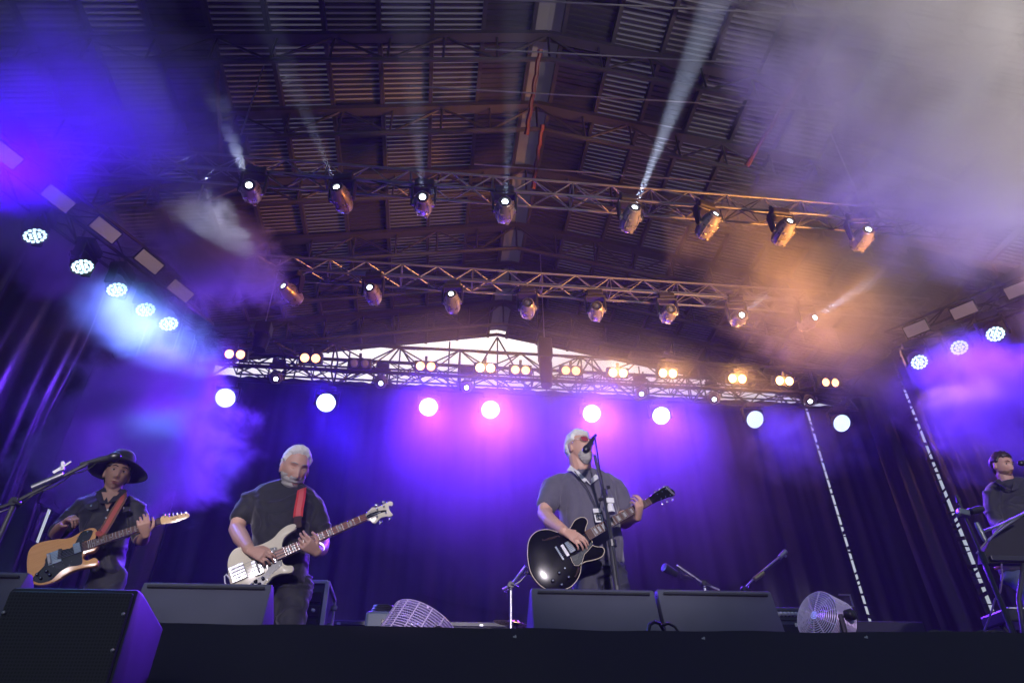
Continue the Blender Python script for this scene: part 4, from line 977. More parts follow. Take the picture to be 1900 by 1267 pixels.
shell(H2, lambda p: ((p.z > .058 and p.y < .080) or (p.z > .01 and p.y < .035) or (p.z > -.05 and p.y < -.010)) and not (abs(p.x) > .06 and -.05 < p.z < .03 and p.y > -.03), lambda p: .012+.12*max(0, p.z-.06)+.012*max(0, p.y/.08), 'hair', HAIRW, B2, 13, .008, 50)
shell(H2, lambda p: (p.y > .02 and p.z < -.052 and abs(p.x) < .05), lambda p: .009+.010*(p.z < -.085), 'beard', HAIRG, B2, 15, .003, 80)
brows(H2, B2, HAIRG); lips(H2, B2, .006, .011)
sg = MB(); frm = MB()
for s in (-1, 1):
    pts = [(s*.008, .0), (s*.012, .015), (s*.034, .019), (s*.056, .014), (s*.060, .002), (s*.050, -.016), (s*.028, -.020), (s*.012, -.012)]
    f_z = lambda x: .096-3.2*x*x*1.4
    sg.add([H2 @ Vector((x, f_z(x)+.002, .014+z)) for x, z in pts], [tuple(range(8))]); q = [H2 @ Vector((x, f_z(x)+.0025, .014+z)) for x, z in pts+pts[:1]]
    frm.tube(q, .0016, 6); frm.tube([H2 @ Vector((s*.060, .083, .020)), H2 @ Vector((s*.080, .05, .018)), H2 @ Vector((s*.082, -.002, .008))], .0018, 6)
frm.tube([H2 @ Vector((-.008, .098, .018)), H2 @ Vector((.008, .098, .018))], .0016, 6)
o = wpart(frm, 'sunglasses', CHROME, B2, smooth='all')
l2 = sg.build('tinted_lens', mat('rose_lens', (.30, .03, .05), .06)); l2.parent = o; l2.matrix_parent_inverse = Matrix.Identity(4)
l2.matrix_parent_inverse = Matrix.Translation(-B2.location) if False else Matrix.Identity(4)
# collar
WH = mat('white_collar_cloth', (.68, .68, .70), .7, 0, .1, 30, .0008, 400)
def flap(mb, pts, th=.006):
    n = (Vector(pts[1])-Vector(pts[0])).cross(Vector(pts[2])-Vector(pts[0])).normalized()*th; k = len(pts)
    mb.add([Vector(p) for p in pts]+[Vector(p)+n for p in pts], [tuple(range(k)), tuple(range(k, 2*k))[::-1]]+[(i, (i+1) % k, k+(i+1) % k, k+i) for i in range(k)])
cm = MB(); yc = Y2-.135
flap(cm, [Z3(415, 345, Y2-.04), Z3(440, 308, Y2+.0), Z3(500, 352, Y2-.09), Z3(585, 440, yc-.01), Z3(575, 436, yc-.012), Z3(470, 345, Y2-.085)])
flap(cm, [Z3(415, 345, Y2-.045), Z3(440, 310, Y2-.01), Z3(555, 405, yc), Z3(540, 425, yc-.01), Z3(450, 345, Y2-.08)])
flap(cm, [Z3(672, 372, Y2-.03), Z3(640, 345, Y2-.01), Z3(585, 405, yc), Z3(583, 440, yc-.014), Z3(640, 398, Y2-.10)])
wpart(cm, 'collar', WH, B2)
cm = MB(); cm.tube([Z3(586, 298, Y2-.10), Z3(600, 330, Y2-.125), Z3(606, 360, yc-.008), Z3(618, 385, yc-.02)], [.012, .013, .012, .010], 10)
ly = MB()
ly.tube([Z3(470, 350, Y2-.12), Z3(560, 470, Y2-.17), Z3(625, 605, Y2-.21)], .0035, 6).tube([Z3(660, 380, Y2-.10), Z3(660, 480, Y2-.17), Z3(640, 605, Y2-.21)], .0035, 6)
bd = wpart(ly, 'lanyard', BLKP, B2)
Mb = basis(Z3(632, 655, Y2-.225), Vector((1, 0, .1)).normalized(), Vector((-.1, .12, 1)).normalized(), Vector((0, -1, .12)).normalized())
def mbx(c, s, m, name, par, M, **k):
    o = MB().box(c, s, bev=k.get('bev', 0)).build(name, m); o.parent = par; o.matrix_parent_inverse = Matrix.Identity(4); o.matrix_local = Matrix.Translation(-B2.location) @ M if par is B2 else M; return o
pc = mbx((0, 0, 0), (.052, .098, .006), WHITEP, 'pass_card', B2, Mb, bev=.002)
o = MB().box((0, .012, .004), (.050, .012, .002)).box((0, -.018, .004), (.034, .040, .002)).build('card_print', BLKP); o.parent = pc
def text_mesh(s, size, m, name, parent, M, ext=.0006):
    cu = bpy.data.curves.new('t', 'FONT'); cu.body = s; cu.size = size; cu.extrude = ext; cu.align_x = 'CENTER'; cu.align_y = 'CENTER'
    t = bpy.data.objects.new('t', cu); COL.objects.link(t); dg = bpy.context.evaluated_depsgraph_get(); dg.update(); me = bpy.data.meshes.new_from_object(t.evaluated_get(dg)); bpy.data.objects.remove(t)
    me.materials.clear(); me.materials.append(m); o = bpy.data.objects.new(name, me); COL.objects.link(o); o.parent = parent; o.matrix_local = M; return o
text_mesh('N', .034, WHITEP, 'card_letter', pc, Matrix.Translation((0, -.018, .0062)))
# ================= guitarist in the hat
Y3 = 4.97
B3 = empty('person', (at(205, 1000, Y3).x, Y3, FLOOR)); tag(B3, 'man in a wide black hat and dark shirt playing a natural wood guitar', 'person')
Z0 = lambda x, y, Y: at(x/2.6025, 780+y/2.6025, Y)
H3 = head_frame(Z0(566, 262, Y3-.02), (.42, -.86, -.12), (.02, .05, 1), 1.06)
body = Blob(); add_head(body, H3)
body.chain([(Z0(552, 300, Y3), .060), (Z0(540, 350, Y3+.01), .064), (Z0(535, 385, Y3+.04), .08)])
body.chain([(Z0(410, 412, Y3+.03), .045), (Z0(362, 460, Y3+.03), .045), (Z0(310, 510, Y3+.02), .045), (Z0(272, 545, Y3-.02), .043), (Z0(288, 520, Y3-.14), .038), (Z0(310, 500, Y3-.24), .028)])
hand(body, Z0(308, 502, Y3-.25), Z0(345, 468, Y3-.30)-Z0(312, 500, Y3-.25), (.55, .35, -.75), (.3, -.6, .5), (.9, 1.1, .7), .98)
body.chain([(Z0(650, 422, Y3+.03), .045), (Z0(670, 500, Y3+.02), .045), (Z0(678, 575, Y3), .045), (Z0(690, 575, Y3-.12), .040), (Z0(702, 552, Y3-.24), .028)])
hand(body, Z0(704, 550, Y3-.25), Z0(698, 508, Y3-.30)-Z0(706, 550, Y3-.25), (-.35, .85, .2), (-.2, .5, .9), (.6, .85, .6), .96)
T3 = [sec(176, 228, 1063, Y3+.02, .11), sec(168, 228, 1040, Y3+.02, .115), sec(156, 236, 1005, Y3+.02, .125), sec(148, 244, 970, Y3+.03, .13), sec(146, 254, 945, Y3+.04, .12), sec(154, 252, 930, Y3+.05, .10), sec(180, 236, 918, Y3+.05, .08)]
body.loft([(c, hw*.86, hd*.86) for c, hw, hd in T3], (1, 0, 0), (0, 1, 0))
tr = Blob(); hipL, hipR = at(190, 1072, Y3+.03), at(212, 1072, Y3+.03)
tr.loft([sec(172, 224, 1055, Y3+.03, .10), sec(168, 222, 1075, Y3+.03, .11), sec(166, 220, 1095, Y3+.03, .10)][::-1], (1, 0, 0), (0, 1, 0))
legs(tr, body, [hipL, hipR], [Vector((hipL.x-.05, Y3-.03, FLOOR+.50)), Vector((hipR.x+.0, Y3-.05, FLOOR+.50))], [Vector((hipL.x-.08, Y3+.05, FLOOR+.09)), Vector((hipR.x+.02, Y3+.05, FLOOR+.09))], .082, .062, .05, B3)
garment(tr, .011, 'trousers', DENIM, B3, .010, 7, 19, (1, 1, 1.8))
sh = Blob(); sh.loft(T3, (1, 0, 0), (0, 1, 0))
sh.chain([(Z0(440, 408, Y3+.03), .060), (Z0(408, 414, Y3+.02), .072), (Z0(360, 460, Y3+.03), .070), (Z0(318, 503, Y3+.02), .064), (Z0(285, 533, Y3+.0), .062)], 16)
sh.chain([(Z0(620, 405, Y3+.03), .060), (Z0(652, 424, Y3+.02), .072), (Z0(672, 500, Y3+.02), .070), (Z0(677, 550, Y3+.01), .064)], 16)
SHIRT = mat('black_denim_shirt', (.015, .015, .021), .65, 0, .25, 20, .001, 450, Sheen_Weight=.25)
so_ = garment(sh, .0095, 'shirt', SHIRT, B3, .014, 9, 21, (1, 1, 1.0))
me = fused(body, .0042, 2); bodyobj(me, 'body', SK2, B3)
def collar_dark(B, Zf, Y, m, L, Rr, low, fr=.11):
    c = MB(); flap(c, [Zf(*L[0], Y-.03), Zf(*L[1], Y-.04), Zf(*low, Y-fr-.02), Zf(*L[2], Y-fr-.01)]); flap(c, [Zf(*Rr[0], Y-.03), Zf(*Rr[1], Y-.04), Zf(*low, Y-fr-.02), Zf(*Rr[2], Y-fr-.01)]); return wpart(c, 'collar', m, B)
collar_dark(B3, Z0, Y3, SHIRT, [(462, 345), (510, 318), (478, 395)], [(615, 340), (580, 330), (590, 385)], (520, 400))
ck = MB(); flap(ck, [Z0(490, 345, Y3-.085), Z0(575, 345, Y3-.085), Z0(515, 432, Y3-.125)]); wpart(ck, 'bare_chest', SK2, B3)
pk = MB()
for cx_, cy_ in ((440, 415), (596, 425)): flap(pk, [Z0(cx_-32, cy_-12, Y3-.125), Z0(cx_+32, cy_-8, Y3-.125), Z0(cx_+30, cy_+8, Y3-.13), Z0(cx_, cy_+16, Y3-.13), Z0(cx_-30, cy_+4, Y3-.13)], .005)
po = wpart(pk, 'pocket_flaps', SHIRT, B3)
bt = MB()
for p in [(440, 412), (596, 424), (520, 432), (512, 470)]: bt.lathe([(.001, .004), (.0065, .003), (.007, 0)], 10, aim(Z0(*p, Y3-.142), (0, -1, 0)))
wpart(bt, 'snap_buttons', CHROME, B3)
shell(H3, lambda p: (p.z > .03 and p.y < .06) or (p.z > -.075 and p.y < -.005), .012, 'hair', HAIRD, B3, 23, .006, 60)
brows(H3, B3, HAIRD); lips(H3, B3); eyes(H3, B3, (.001, 0))
HATM = mat('black_felt', (.012, .012, .014), .8, 0, .2, 20, .001, 300, Sheen_Weight=.3)
hu = (H3.to_3x3() @ Vector((0, -.22, 1))).normalized(); Mh = aim(H3 @ Vector((0, -.018, .058)), hu, up=(0, -1, 0))
hm = MB(); n_ = 56; prof = []
def brim(r_, a, dz): return Vector((r_*math.cos(a)*1.03, r_*math.sin(a), dz - .055*(abs(math.cos(a))**3)*((r_-.085)/.11)*.4 - .025*((r_-.085)/.11)**2))
rings = [[brim(r_, 2*PI*k/n_, 0) for k in range(n_)] for r_ in (.078, .10, .13, .16, .185, .195)] + [[brim(r_, 2*PI*k/n_, .006) for k in range(n_)] for r_ in (.195, .185, .16, .13, .10)]
for (rr, zz) in ((.084, .004), (.086, .05), (.080, .095), (.066, .118), (.04, .108), (.001, .098)):
    rings.append([Vector((rr*math.cos(2*PI*k/n_), rr*1.2*math.sin(2*PI*k/n_)*(1-.18*(zz > .09)*abs(math.sin(2*PI*k/n_))), zz)) for k in range(n_)])
vs = [Mh @ p for rg_ in rings for p in rg_]; hm.add(vs, [(i*n_+k, i*n_+(k+1) % n_, (i+1)*n_+(k+1) % n_, (i+1)*n_+k) for i in range(len(rings)-1) for k in range(n_)])
hat = wpart(hm, 'hat', HATM, B3, smooth='all')
hb = MB(); hb.add([Mh @ Vector((rr*math.cos(2*PI*k/n_), rr*1.2*math.sin(2*PI*k/n_), zz)) for rr, zz in ((.0865, .010), (.0875, .034)) for k in range(n_)], [(k, (k+1) % n_, n_+(k+1) % n_, n_+k) for k in range(n_)])
hbo = hb.build('hat_band', mat('hat_band_leather', (.03, .02, .015), .4), smooth='all'); hbo.parent = hat
# ================= keyboard player
Y4 = 5.2
RZ4 = at(1860, 836, Y4).z-1.80
B4 = empty('person', (at(1880, 1000, Y4).x, Y4, RZ4)); tag(B4, 'man with dark swept hair in a dark shirt standing at the keyboards', 'person')
Zk = lambda x, y, Y: at(1660+x/3.1667, 800+y/3.1667, Y)
H4 = head_frame(Zk(630, 202, Y4), (.14, -1, -.42), (.02, .08, 1), 1.0)
body = Blob(); add_head(body, H4)
body.chain([(Zk(640, 250, Y4+.02), .060), (Zk(665, 300, Y4+.03), .062), (Zk(680, 340, Y4+.05), .08)])
body.chain([(Zk(580, 370, Y4+.04), .06), (Zk(575, 450, Y4+.02), .052), (Zk(600, 540, Y4-.02), .045), (Zk(660, 590, Y4-.16), .040), (Zk(735, 610, Y4-.30), .028)])
hand(body, Zk(745, 612, Y4-.31), Zk(800, 610, Y4-.38)-Zk(745, 612, Y4-.31), (0, -.1, -1), (0, 1, .3), (.3, .4, .3), 1)
body.chain([(Zk(800, 400, Y4+.04), .06), (Zk(840, 500, Y4), .050), (Zk(830, 590, Y4-.15), .042), (Zk(800, 610, Y4-.34), .028)])
hand(body, Zk(795, 612, Y4-.35), Zk(760, 620, Y4-.42)-Zk(795, 612, Y4-.35), (0, -.1, -1), (0, 1, .3), (.3, .4, .3), 1)
T4 = [sec(1860, 1925, 1060, Y4+.02, .13), sec(1856, 1930, 1020, Y4+.02, .14), sec(1850, 1938, 980, Y4+.02, .15), sec(1846, 1940, 945, Y4+.04, .14), sec(1840, 1936, 920, Y4+.05, .12), sec(1848, 1922, 900, Y4+.05, .10), sec(1862, 1900, 893, Y4+.05, .08)]
body.loft([(c, hw*.86, hd*.86) for c, hw, hd in T4], (1, 0, 0), (0, 1, 0))
tr = Blob(); hipL, hipR = at(1880, 1065, Y4+.03), at(1912, 1065, Y4+.03); FL_ = FLOOR; 
kf = RZ4
for h_ in (hipL, hipR):
    k_ = Vector((h_.x, Y4-.05, kf+.5)); f_ = Vector((h_.x, Y4+.03, kf+.09))
    tr.chain([(h_, .09), (k_, .068), (f_, .055)], 16); body.chain([(h_, .05), (k_, .04), (f_, .03)], 10)
    s_ = Blob(); s_.ell(f_+Vector((0, -.07, -.055)), (.045, .13, .035)); wpart(s_, 'shoe', SHOE, B4, smooth='all')
tr.loft([sec(1862, 1925, 1045, Y4+.03, .11), sec(1862, 1928, 1075, Y4+.03, .12)][::-1], (1, 0, 0), (0, 1, 0))
garment(tr, .012, 'trousers', mat('blue_jeans', (.05, .07, .14), .7, 0, .25, 20, .001, 400), B4, .010, 7, 29, (1, 1, 1.5))
sh = Blob(); sh.loft(T4, (1, 0, 0), (0, 1, 0))
sh.chain([(Zk(600, 345, Y4+.05), .075), (Zk(575, 385, Y4+.04), .078), (Zk(572, 460, Y4+.02), .066), (Zk(600, 540, Y4-.02), .058), (Zk(655, 588, Y4-.15), .050)], 16)
sh.chain([(Zk(760, 360, Y4+.05), .075), (Zk(810, 410, Y4+.04), .072), (Zk(840, 500, Y4), .062), (Zk(832, 590, Y4-.14), .052)], 16)
garment(sh, .010, 'shirt', SHIRT, B4, .014, 8, 31, (1, 1, .9))
me = fused(body, .0042, 2); bodyobj(me, 'body', SK1, B4)
collar_dark(B4, Zk, Y4, SHIRT, [(585, 290), (612, 278), (655, 335)], [(745, 320), (700, 300), (705, 345)], (690, 345), .10)
shell(H4, lambda p: ((p.z > .066 and p.y < .075-.4*abs(p.x)) or (p.z > .0 and p.y < .028) or (p.z > -.085 and p.y < -.012)) and not (abs(p.x) > .062 and -.05 < p.z < .02 and p.y > -.03), lambda p: .013+.06*max(0, p.z-.06), 'hair', HAIRD, B4, 33, .005, 60)
shell(H4, lambda p: p.y > .012 and p.z < -.050 and not (abs(p.x) < .014 and -.078 < p.z < -.069), .0065, 'beard', BEARDR, B4, 35, .0015, 90)
brows(H4, B4, HAIRD); lips(H4, B4, .004); eyes(H4, B4, (.003, 0))
# ================================================================== INSTRUMENTS
def smooth_poly(pts, k=4, closed=True):
    out = []; n = len(pts)
    for i in range(n):
        p0, p1, p2, p3 = [Vector(pts[(i+j) % n]) for j in (-1, 0, 1, 2)]
        for t in range(k):
            u = t/k; out.append(.5*((2*p1)+(p2-p0)*u+(2*p0-5*p1+4*p2-p3)*u*u+(3*p1-p0-3*p2+p3)*u**3))
    return out
class Guitar:
    def __init__(s, name, label, O, n, bridge, nut, Y, conv, cat='guitar'):
        s.conv = conv; s.n = Vector(n).normalized(); s.O = O
        a, b = s.hit(bridge), s.hit(nut); x = (b-a).normalized(); y = s.n.cross(x); s.M = basis(a, x, y, s.n); s.inv = s.M.inverted(); s.L = (b-a).length
        s.root = empty(name, M=s.M); tag(s.root, label, cat)
    def hit(s, p):
        q = s.conv(*p); r = ray(*q); c = Vector((0, 0, CZ)); t = (s.O-c).dot(s.n)/r.dot(s.n); return c + r*t
    def l(s, p): q = s.inv @ s.hit(p); return Vector((q.x, q.y))
    def slab(s, pts, z0, z1, m, name, k=4, bevel=0, parent=None, smooth=True):
        P_ = [s.l(p) for p in pts]
        if k > 1: P_ = smooth_poly([(p.x, p.y) for p in P_], k)
        P_ = [Vector((p[0], p[1])) for p in P_]
        return MB().prism([(p.x, p.y) for p in P_], z0, z1).build(name, m, parent=parent or s.root, bevel=bevel, smooth=smooth)
    def neck(s, a, b, w0, w1, z, m, mf, nfr, mfr, dots=None, mdot=None):
        A, B_ = s.l(a), s.l(b); A = Vector((A.x, 0)); B_ = Vector((B_.x, 0)) if False else B_
        d = (s.l(b)-s.l(a)); L = d.length; d.normalize(); n2 = Vector((-d.y, d.x)); a2 = s.l(a)
        def pt(t, v): q = a2 + d*L*t + n2*v; return (q.x, q.y)
        def strip(t0, t1, k0, k1, z0, z1): 
            wa, wb = w0+(w1-w0)*t0, w0+(w1-w0)*t1
            return [pt(t0, k0*wa/2), pt(t1, k0*wb/2), pt(t1, k1*wb/2), pt(t0, k1*wa/2)]
        nk = MB().prism(strip(0, 1, -1, 1, 0, 0), z-.020, z).build('neck', m, parent=s.root, bevel=.006, smooth=True)
        fb = MB().prism(strip(0, 1, -1.02, 1.02, 0, 0), z+.0004, z+.006).build('fingerboard', mf, parent=nk, bevel=.0015)
        fr = MB(); sl = L*1.32
        for k in range(1, nfr+1):
            t = 1-(sl*(1-2**(-k/12)))/L
            if t < .02: break
            q = strip(t-.0012/L, t+.0012/L, -1.02, 1.02, 0, 0); fr.prism(q, z+.006, z+.0078)
        fr.build('frets', mfr, parent=nk)
        if mdot:
            dm = MB()
            for k in (3, 5, 7, 9, 12, 15, 17, 19):
                t = 1-(sl*(1-2**(-(k-.5)/12)))/L
                if t < .04: continue
                if dots == 'block': dm.prism(strip(t-.007/L, t+.007/L, -.6, .6, 0, 0), z+.006, z+.0066)
                else:
                    c = pt(t, 0); dm.lathe([(.001, z+.0068), (.0042, z+.0066), (.0044, z+.006)], 12, Matrix.Translation((c[0], c[1], 0)))
            dm.build('inlays', mdot, parent=nk)
        s.npt = pt; s.nw = (w0, w1); return nk
    def strings(s, a, b, n, wa, wb, za, zb, m, r=.0007):
        A, B_ = s.l(a), s.l(b); mb = MB(); d = (B_-A).normalized(); n2 = Vector((-d.y, d.x))
        for k in range(n):
            u = (k/(n-1)-.5); p = A+n2*u*wa; q = B_+n2*u*wb; mb.tube([(p.x, p.y, za), (q.x, q.y, zb)], r*(1.5-.9*k/n), 5)
        mb.build('strings', m, parent=s.root)
    def bx(s, c, sz, z, m, name, rot=0, bev=.002, par=None):
        p = s.l(c); return MB().box((p.x, p.y, z), sz, Matrix.Rotation(rot, 3, 'Z'), bev=bev).build(name, m, parent=par or s.root)
    def cyl(s, cs, r, z0, z1, m, name, par=None):
        mb = MB()
        for c in cs:
            p = s.l(c); mb.lathe([(.0005, z1), (r*.85, z1), (r, z1-.003), (r*1.05, z0)], 18, Matrix.Translation((p.x, p.y, 0)))
        return mb.build(name, m, parent=par or s.root, smooth=True)
def woodmat(name, c1, c2):
    m = bpy.data.materials.new(name); m.use_nodes = True; nt = m.node_tree; b = nt.nodes['Principled BSDF']; tc = nt.nodes.new('ShaderNodeTexCoord'); mp = nt.nodes.new('ShaderNodeMapping'); mp.inputs['Scale'].default_value = (3, 60, 3)
    n = nt.nodes.new('ShaderNodeTexNoise'); n.inputs['Scale'].default_value = 1.2; n.inputs['Detail'].default_value = 6; x = nt.nodes.new('ShaderNodeMix'); x.data_type = 'RGBA'; x.inputs[6].default_value = (*c1, 1); x.inputs[7].default_value = (*c2, 1)
    nt.links.new(tc.outputs['Object'], mp.inputs[0]); nt.links.new(mp.outputs[0], n.inputs[0]); nt.links.new(n.outputs[0], x.inputs[0]); nt.links.new(x.outputs[2], b.inputs['Base Color']); b.inputs['Roughness'].default_value = .22; b.inputs['Coat Weight'].default_value = .5; return m
NAT = woodmat('natural_wood', (.62, .30, .09), (.78, .42, .15)); MAPLE = woodmat('maple_neck', (.66, .42, .18), (.76, .52, .26)); ROSE = woodmat('rosewood', (.09, .04, .025), (.15, .07, .04)); MAHO = woodmat('mahogany', (.20, .05, .03), (.30, .09, .05))
CREAM = mat('cream_lacquer', (.72, .66, .50), .2, 0, .04, 5, Coat_Weight=.6); GLOSSB = mat('black_lacquer', (.006, .006, .008), .17, 0, .1, 5, Specular_IOR_Level=.09); PGB = mat('black_pickguard', (.010, .016, .018), .25); PEARL = mat('pearl_inlay', (.36, .36, .36), .3); BIND = mat('cream_binding', (.6, .5, .36), .4); FRM = mat('fret_wire', (.6, .6, .58), .25, .9)
LEATH = mat('brown_leather', (.16, .075, .04), .55, 0, .3, 20, .001, 200)
def screenpx(cv): return cv
# ---- natural wood guitar
cv0 = lambda x, y: (x/2.6025, 780+y/2.6025)
g = Guitar('electric_guitar', 'natural wood solid guitar with a black pickguard held by the man in the hat', Z0(300, 650, Y3-.27), (.10, -1, .05), (265, 665), (776, 487), Y3, cv0)
g.slab([(130, 660), (148, 612), (200, 584), (270, 571), (340, 563), (390, 536), (430, 518), (458, 519), (469, 538), (464, 572), (476, 600), (450, 632), (412, 642), (402, 662), (420, 673), (456, 660), (475, 678), (462, 700), (400, 711), (350, 726), (310, 748), (270, 774), (215, 792), (168, 790), (138, 768), (129, 720)], -.040, .0, NAT, 'body', 4, .006)
g.slab([(380, 560), (400, 535), (440, 528), (448, 540), (432, 574), (402, 588), (410, 612), (396, 645), (398, 688), (370, 700), (330, 706), (290, 730), (250, 768), (200, 784), (170, 778), (158, 760), (215, 700), (225, 660), (300, 625), (350, 612)], .0006, .003, PGB, 'pickguard', 3)
g.neck((400, 612), (776, 487), .056, .043, .008, MAPLE, ROSE, 21, FRM, 'dot', PEARL)
g.slab([(775, 474), (788, 460), (830, 462), (880, 450), (905, 445), (916, 456), (906, 470), (880, 480), (850, 492), (800, 498), (778, 500)], -.010, .004, MAPLE, 'headstock', 4, .002)
g.bx((374, 618), (.040, .072, .012), .008, CHROME, 'neck_pickup', 0); g.bx((290, 645), (.020, .068, .010), .007, BLKP, 'bridge_pickup', -.25); br = g.bx((262, 662), (.075, .085, .004), .005, CHROME, 'bridge_plate'); g.bx((240, 670), (.018, .066, .010), .012, STEEL, 'saddles', 0)
g.cyl([(182, 745), (227, 730), (199, 763), (242, 747)], .0095, .003, .020, GLOSSB, 'control_knobs'); g.cyl([(182, 745), (227, 730), (199, 763), (242, 747)], .005, .020, .022, CHROME, 'knob_caps'); g.cyl([(425, 538)], .006, .003, .012, CHROME, 'pickup_switch')
g.cyl([(160, 770), (338, 698), (402, 580), (452, 533), (258, 705), (374, 565)], .0028, .003, .0045, CHROME, 'screws')
g.strings((238, 671), (776, 487), 6, .052, .036, .018, .016, STEEL)
tm_ = MB()
for k in range(6):
    p = g.l((796+k*20, 458-k*2.2)); tm_.lathe([(.0045, -.004), (.0045, .010), (.003, .013), (.0005, .013)], 10, Matrix.Translation((g.l((796+k*20, 468-k*2.2)).x, g.l((796+k*20, 468-k*2.2)).y, 0)))
    tm_.box((p.x, p.y+.010, -.006), (.010, .016, .008), bev=.002)
tm_.build('tuning_pegs', CHROME, parent=g.root, smooth=True)
text_mesh('Fender', .020, mat('logo_dark', (.05, .03, .02), .5), 'headstock_logo', g.root, Matrix.Translation((g.l((845, 472)).x, g.l((845, 472)).y, .0046)))
def strap(g, pts, w, m, name='strap', pat=None):     # world-space ribbon following pts
    pts = [Vector(p) for p in pts]; out = []
    for i in range(len(pts)-1):
        for k in range(6): 
            p0 = pts[max(i-1, 0)]; p1 = pts[i]; p2 = pts[i+1]; p3 = pts[min(i+2, len(pts)-1)]; u = k/6
            out.append(.5*((2*p1)+(p2-p0)*u+(2*p0-5*p1+4*p2-p3)*u*u+(3*p1-p0-3*p2+p3)*u**3))
    out.append(pts[-1]); mb = MB(); vs = []
    for i, p in enumerate(out):
        d = (out[min(i+1, len(out)-1)]-out[max(i-1, 0)]).normalized(); s_ = d.cross(Vector((0, -1, 0))).normalized()
        if s_.x < 0: s_ = -s_
        nrm = d.cross(s_).normalized()*.003
        vs += [p-s_*w/2, p+s_*w/2, p+s_*w/2+nrm, p-s_*w/2+nrm]
    vs = [g.inv @ v for v in vs]
    for i in range(len(out)-1):
        for a, b in ((0, 1), (1, 2), (2, 3), (3, 0)): mb.f.append((i*4+a, i*4+b, (i+1)*4+b, (i+1)*4+a)); mb.m.append(0)
    mb.v = vs; o = mb.build(name, m, parent=g.root, smooth=True)
    if pat:
        pm = MB()
        for i in range(1, len(out)-1):
            d = (out[i+1]-out[i-1]).normalized(); s_ = d.cross(Vector((0, -1, 0))).normalized(); n_ = s_.cross(d).normalized()
            if n_.y > 0: n_ = -n_
            c = out[i]+n_*.0045
            pm.add([g.inv @ (c+(d*math.cos(a)+s_*math.sin(a))*w*.30) for a in [k*PI/3 for k in range(6)]], [tuple(range(6))])
        q = pm.build('strap_pattern', pat); q.parent = o
    return o
strap(g, [Z0(585, 345, Y3+.04), Z0(592, 372, Y3-.12), Z0(560, 430, Y3-.17), Z0(520, 500, Y3-.21), Z0(490, 545, Y3-.25), Z0(470, 545, Y3-.27)], .062, LEATH, 'strap', mat('strap_red_pattern', (.45, .10, .07), .6))
# ---- cream bass
cv1 = lambda x, y: (380+x/3.1675, 800+y/3.1675)
g = Guitar('bass_guitar', 'cream bass with a curled headstock held by the white haired man', Z1(330, 770, Y1-.27), (.08, -1, .0), (200, 830), (948, 505), Y1, cv1, 'bass guitar')
bs_out = [(133, 800), (136, 750), (160, 702), (205, 677), (290, 672), (345, 656), (400, 625), (442, 580), (482, 552), (520, 541), (538, 550), (536, 572), (508, 590), (474, 618), (456, 655), (455, 700), (452, 745), (462, 775), (482, 786), (512, 786), (524, 806), (510, 828), (480, 833), (440, 838), (400, 856), (370, 890), (330, 925), (270, 945), (200, 940), (155, 905), (138, 850)]
g.slab(bs_out, -.036, 0, CREAM, 'body', 4, .007)
g.slab([(352, 700), (418, 680), (428, 700), (445, 712), (448, 750), (455, 785), (440, 800), (395, 838), (360, 880), (320, 915), (262, 905), (300, 868), (350, 838), (372, 800), (350, 740)], .0006, .0032, PGB, 'pickguard', 3)
g.neck((418, 735), (948, 505), .060, .044, .008, MAPLE, MAHO, 20, FRM, 'block', PEARL)
g.slab([(945, 488), (968, 462), (985, 447), (1012, 446), (1045, 432), (1080, 413), (1100, 414), (1106, 426), (1100, 440), (1086, 436), (1082, 446), (1090, 470), (1106, 490), (1090, 500), (1060, 502), (1030, 512), (1006, 540), (985, 538), (972, 526), (952, 522)], -.010, .004, CREAM, 'headstock', 3, .002)
g.slab([(950, 500), (975, 482), (1030, 468), (1064, 464), (1066, 472), (1030, 482), (980, 504), (956, 514)], .0045, .0065, GLOSSB, 'truss_cover', 3)
text_mesh('Rickenbacker', .011, WHITEP, 'headstock_logo', g.root, Matrix.Translation((g.l((1008, 484)).x, g.l((1008, 484)).y, .0075)) @ Matrix.Rotation(math.atan2(g.l((1064, 467)).y-g.l((952, 507)).y, g.l((1064, 467)).x-g.l((952, 507)).x), 4, 'Z'))
g.bx((402, 742), (.018, .075, .014), .008, CHROME, 'neck_pickup'); g.bx((310, 800), (.052, .094, .016), .009, CHROME, 'bridge_pickup'); g.bx((312, 800), (.012, .080, .004), .019, BLKP, 'pickup_slot')
g.bx((195, 832), (.085, .095, .014), .009, CHROME, 'bridge_tailpiece')
sdl = MB(); p = g.l((195, 832))
for k in range(4): sdl.box((p.x+.005, p.y-.030+.020*k, .018), (.070, .008, .006), bev=.002)
sdl.build('saddles', STEEL, parent=g.root)
g.cyl([(343, 866), (300, 884), (322, 900), (282, 905)], .010, .003, .018, GLOSSB, 'control_knobs'); g.cyl([(343, 866)], .004, .018, .020, CHROME, 'knob_caps')
g.cyl([(410, 690), (440, 790), (368, 872), (444, 735)], .0028, .003, .0048, CHROME, 'screws')
g.strings((170, 845), (1010, 478), 4, .062, .034, .021, .015, STEEL, .0012)
tm_ = MB()
for (x, y), (xx, yy) in [((1013, 463), (1010, 430)), ((1052, 446), (1053, 412)), ((1012, 505), (1035, 533)), ((1064, 482), (1088, 512))]:
    a = g.l((x, y)); b = g.l((xx, yy)); tm_.lathe([(.007, -.004), (.007, .016), (.004, .020), (.0005, .020)], 12, Matrix.Translation((a.x, a.y, 0)))
    d = (b-a).normalized(); tm_.tube([(a.x, a.y, -.010), (b.x, b.y, -.010)], .003, 6); tm_.box((b.x, b.y, -.010), (.024, .010, .020), Matrix.Rotation(math.atan2(d.y, d.x)+PI/2, 3, 'Z'), bev=.003)
tm_.build('tuning_pegs', CHROME, parent=g.root, smooth=True)
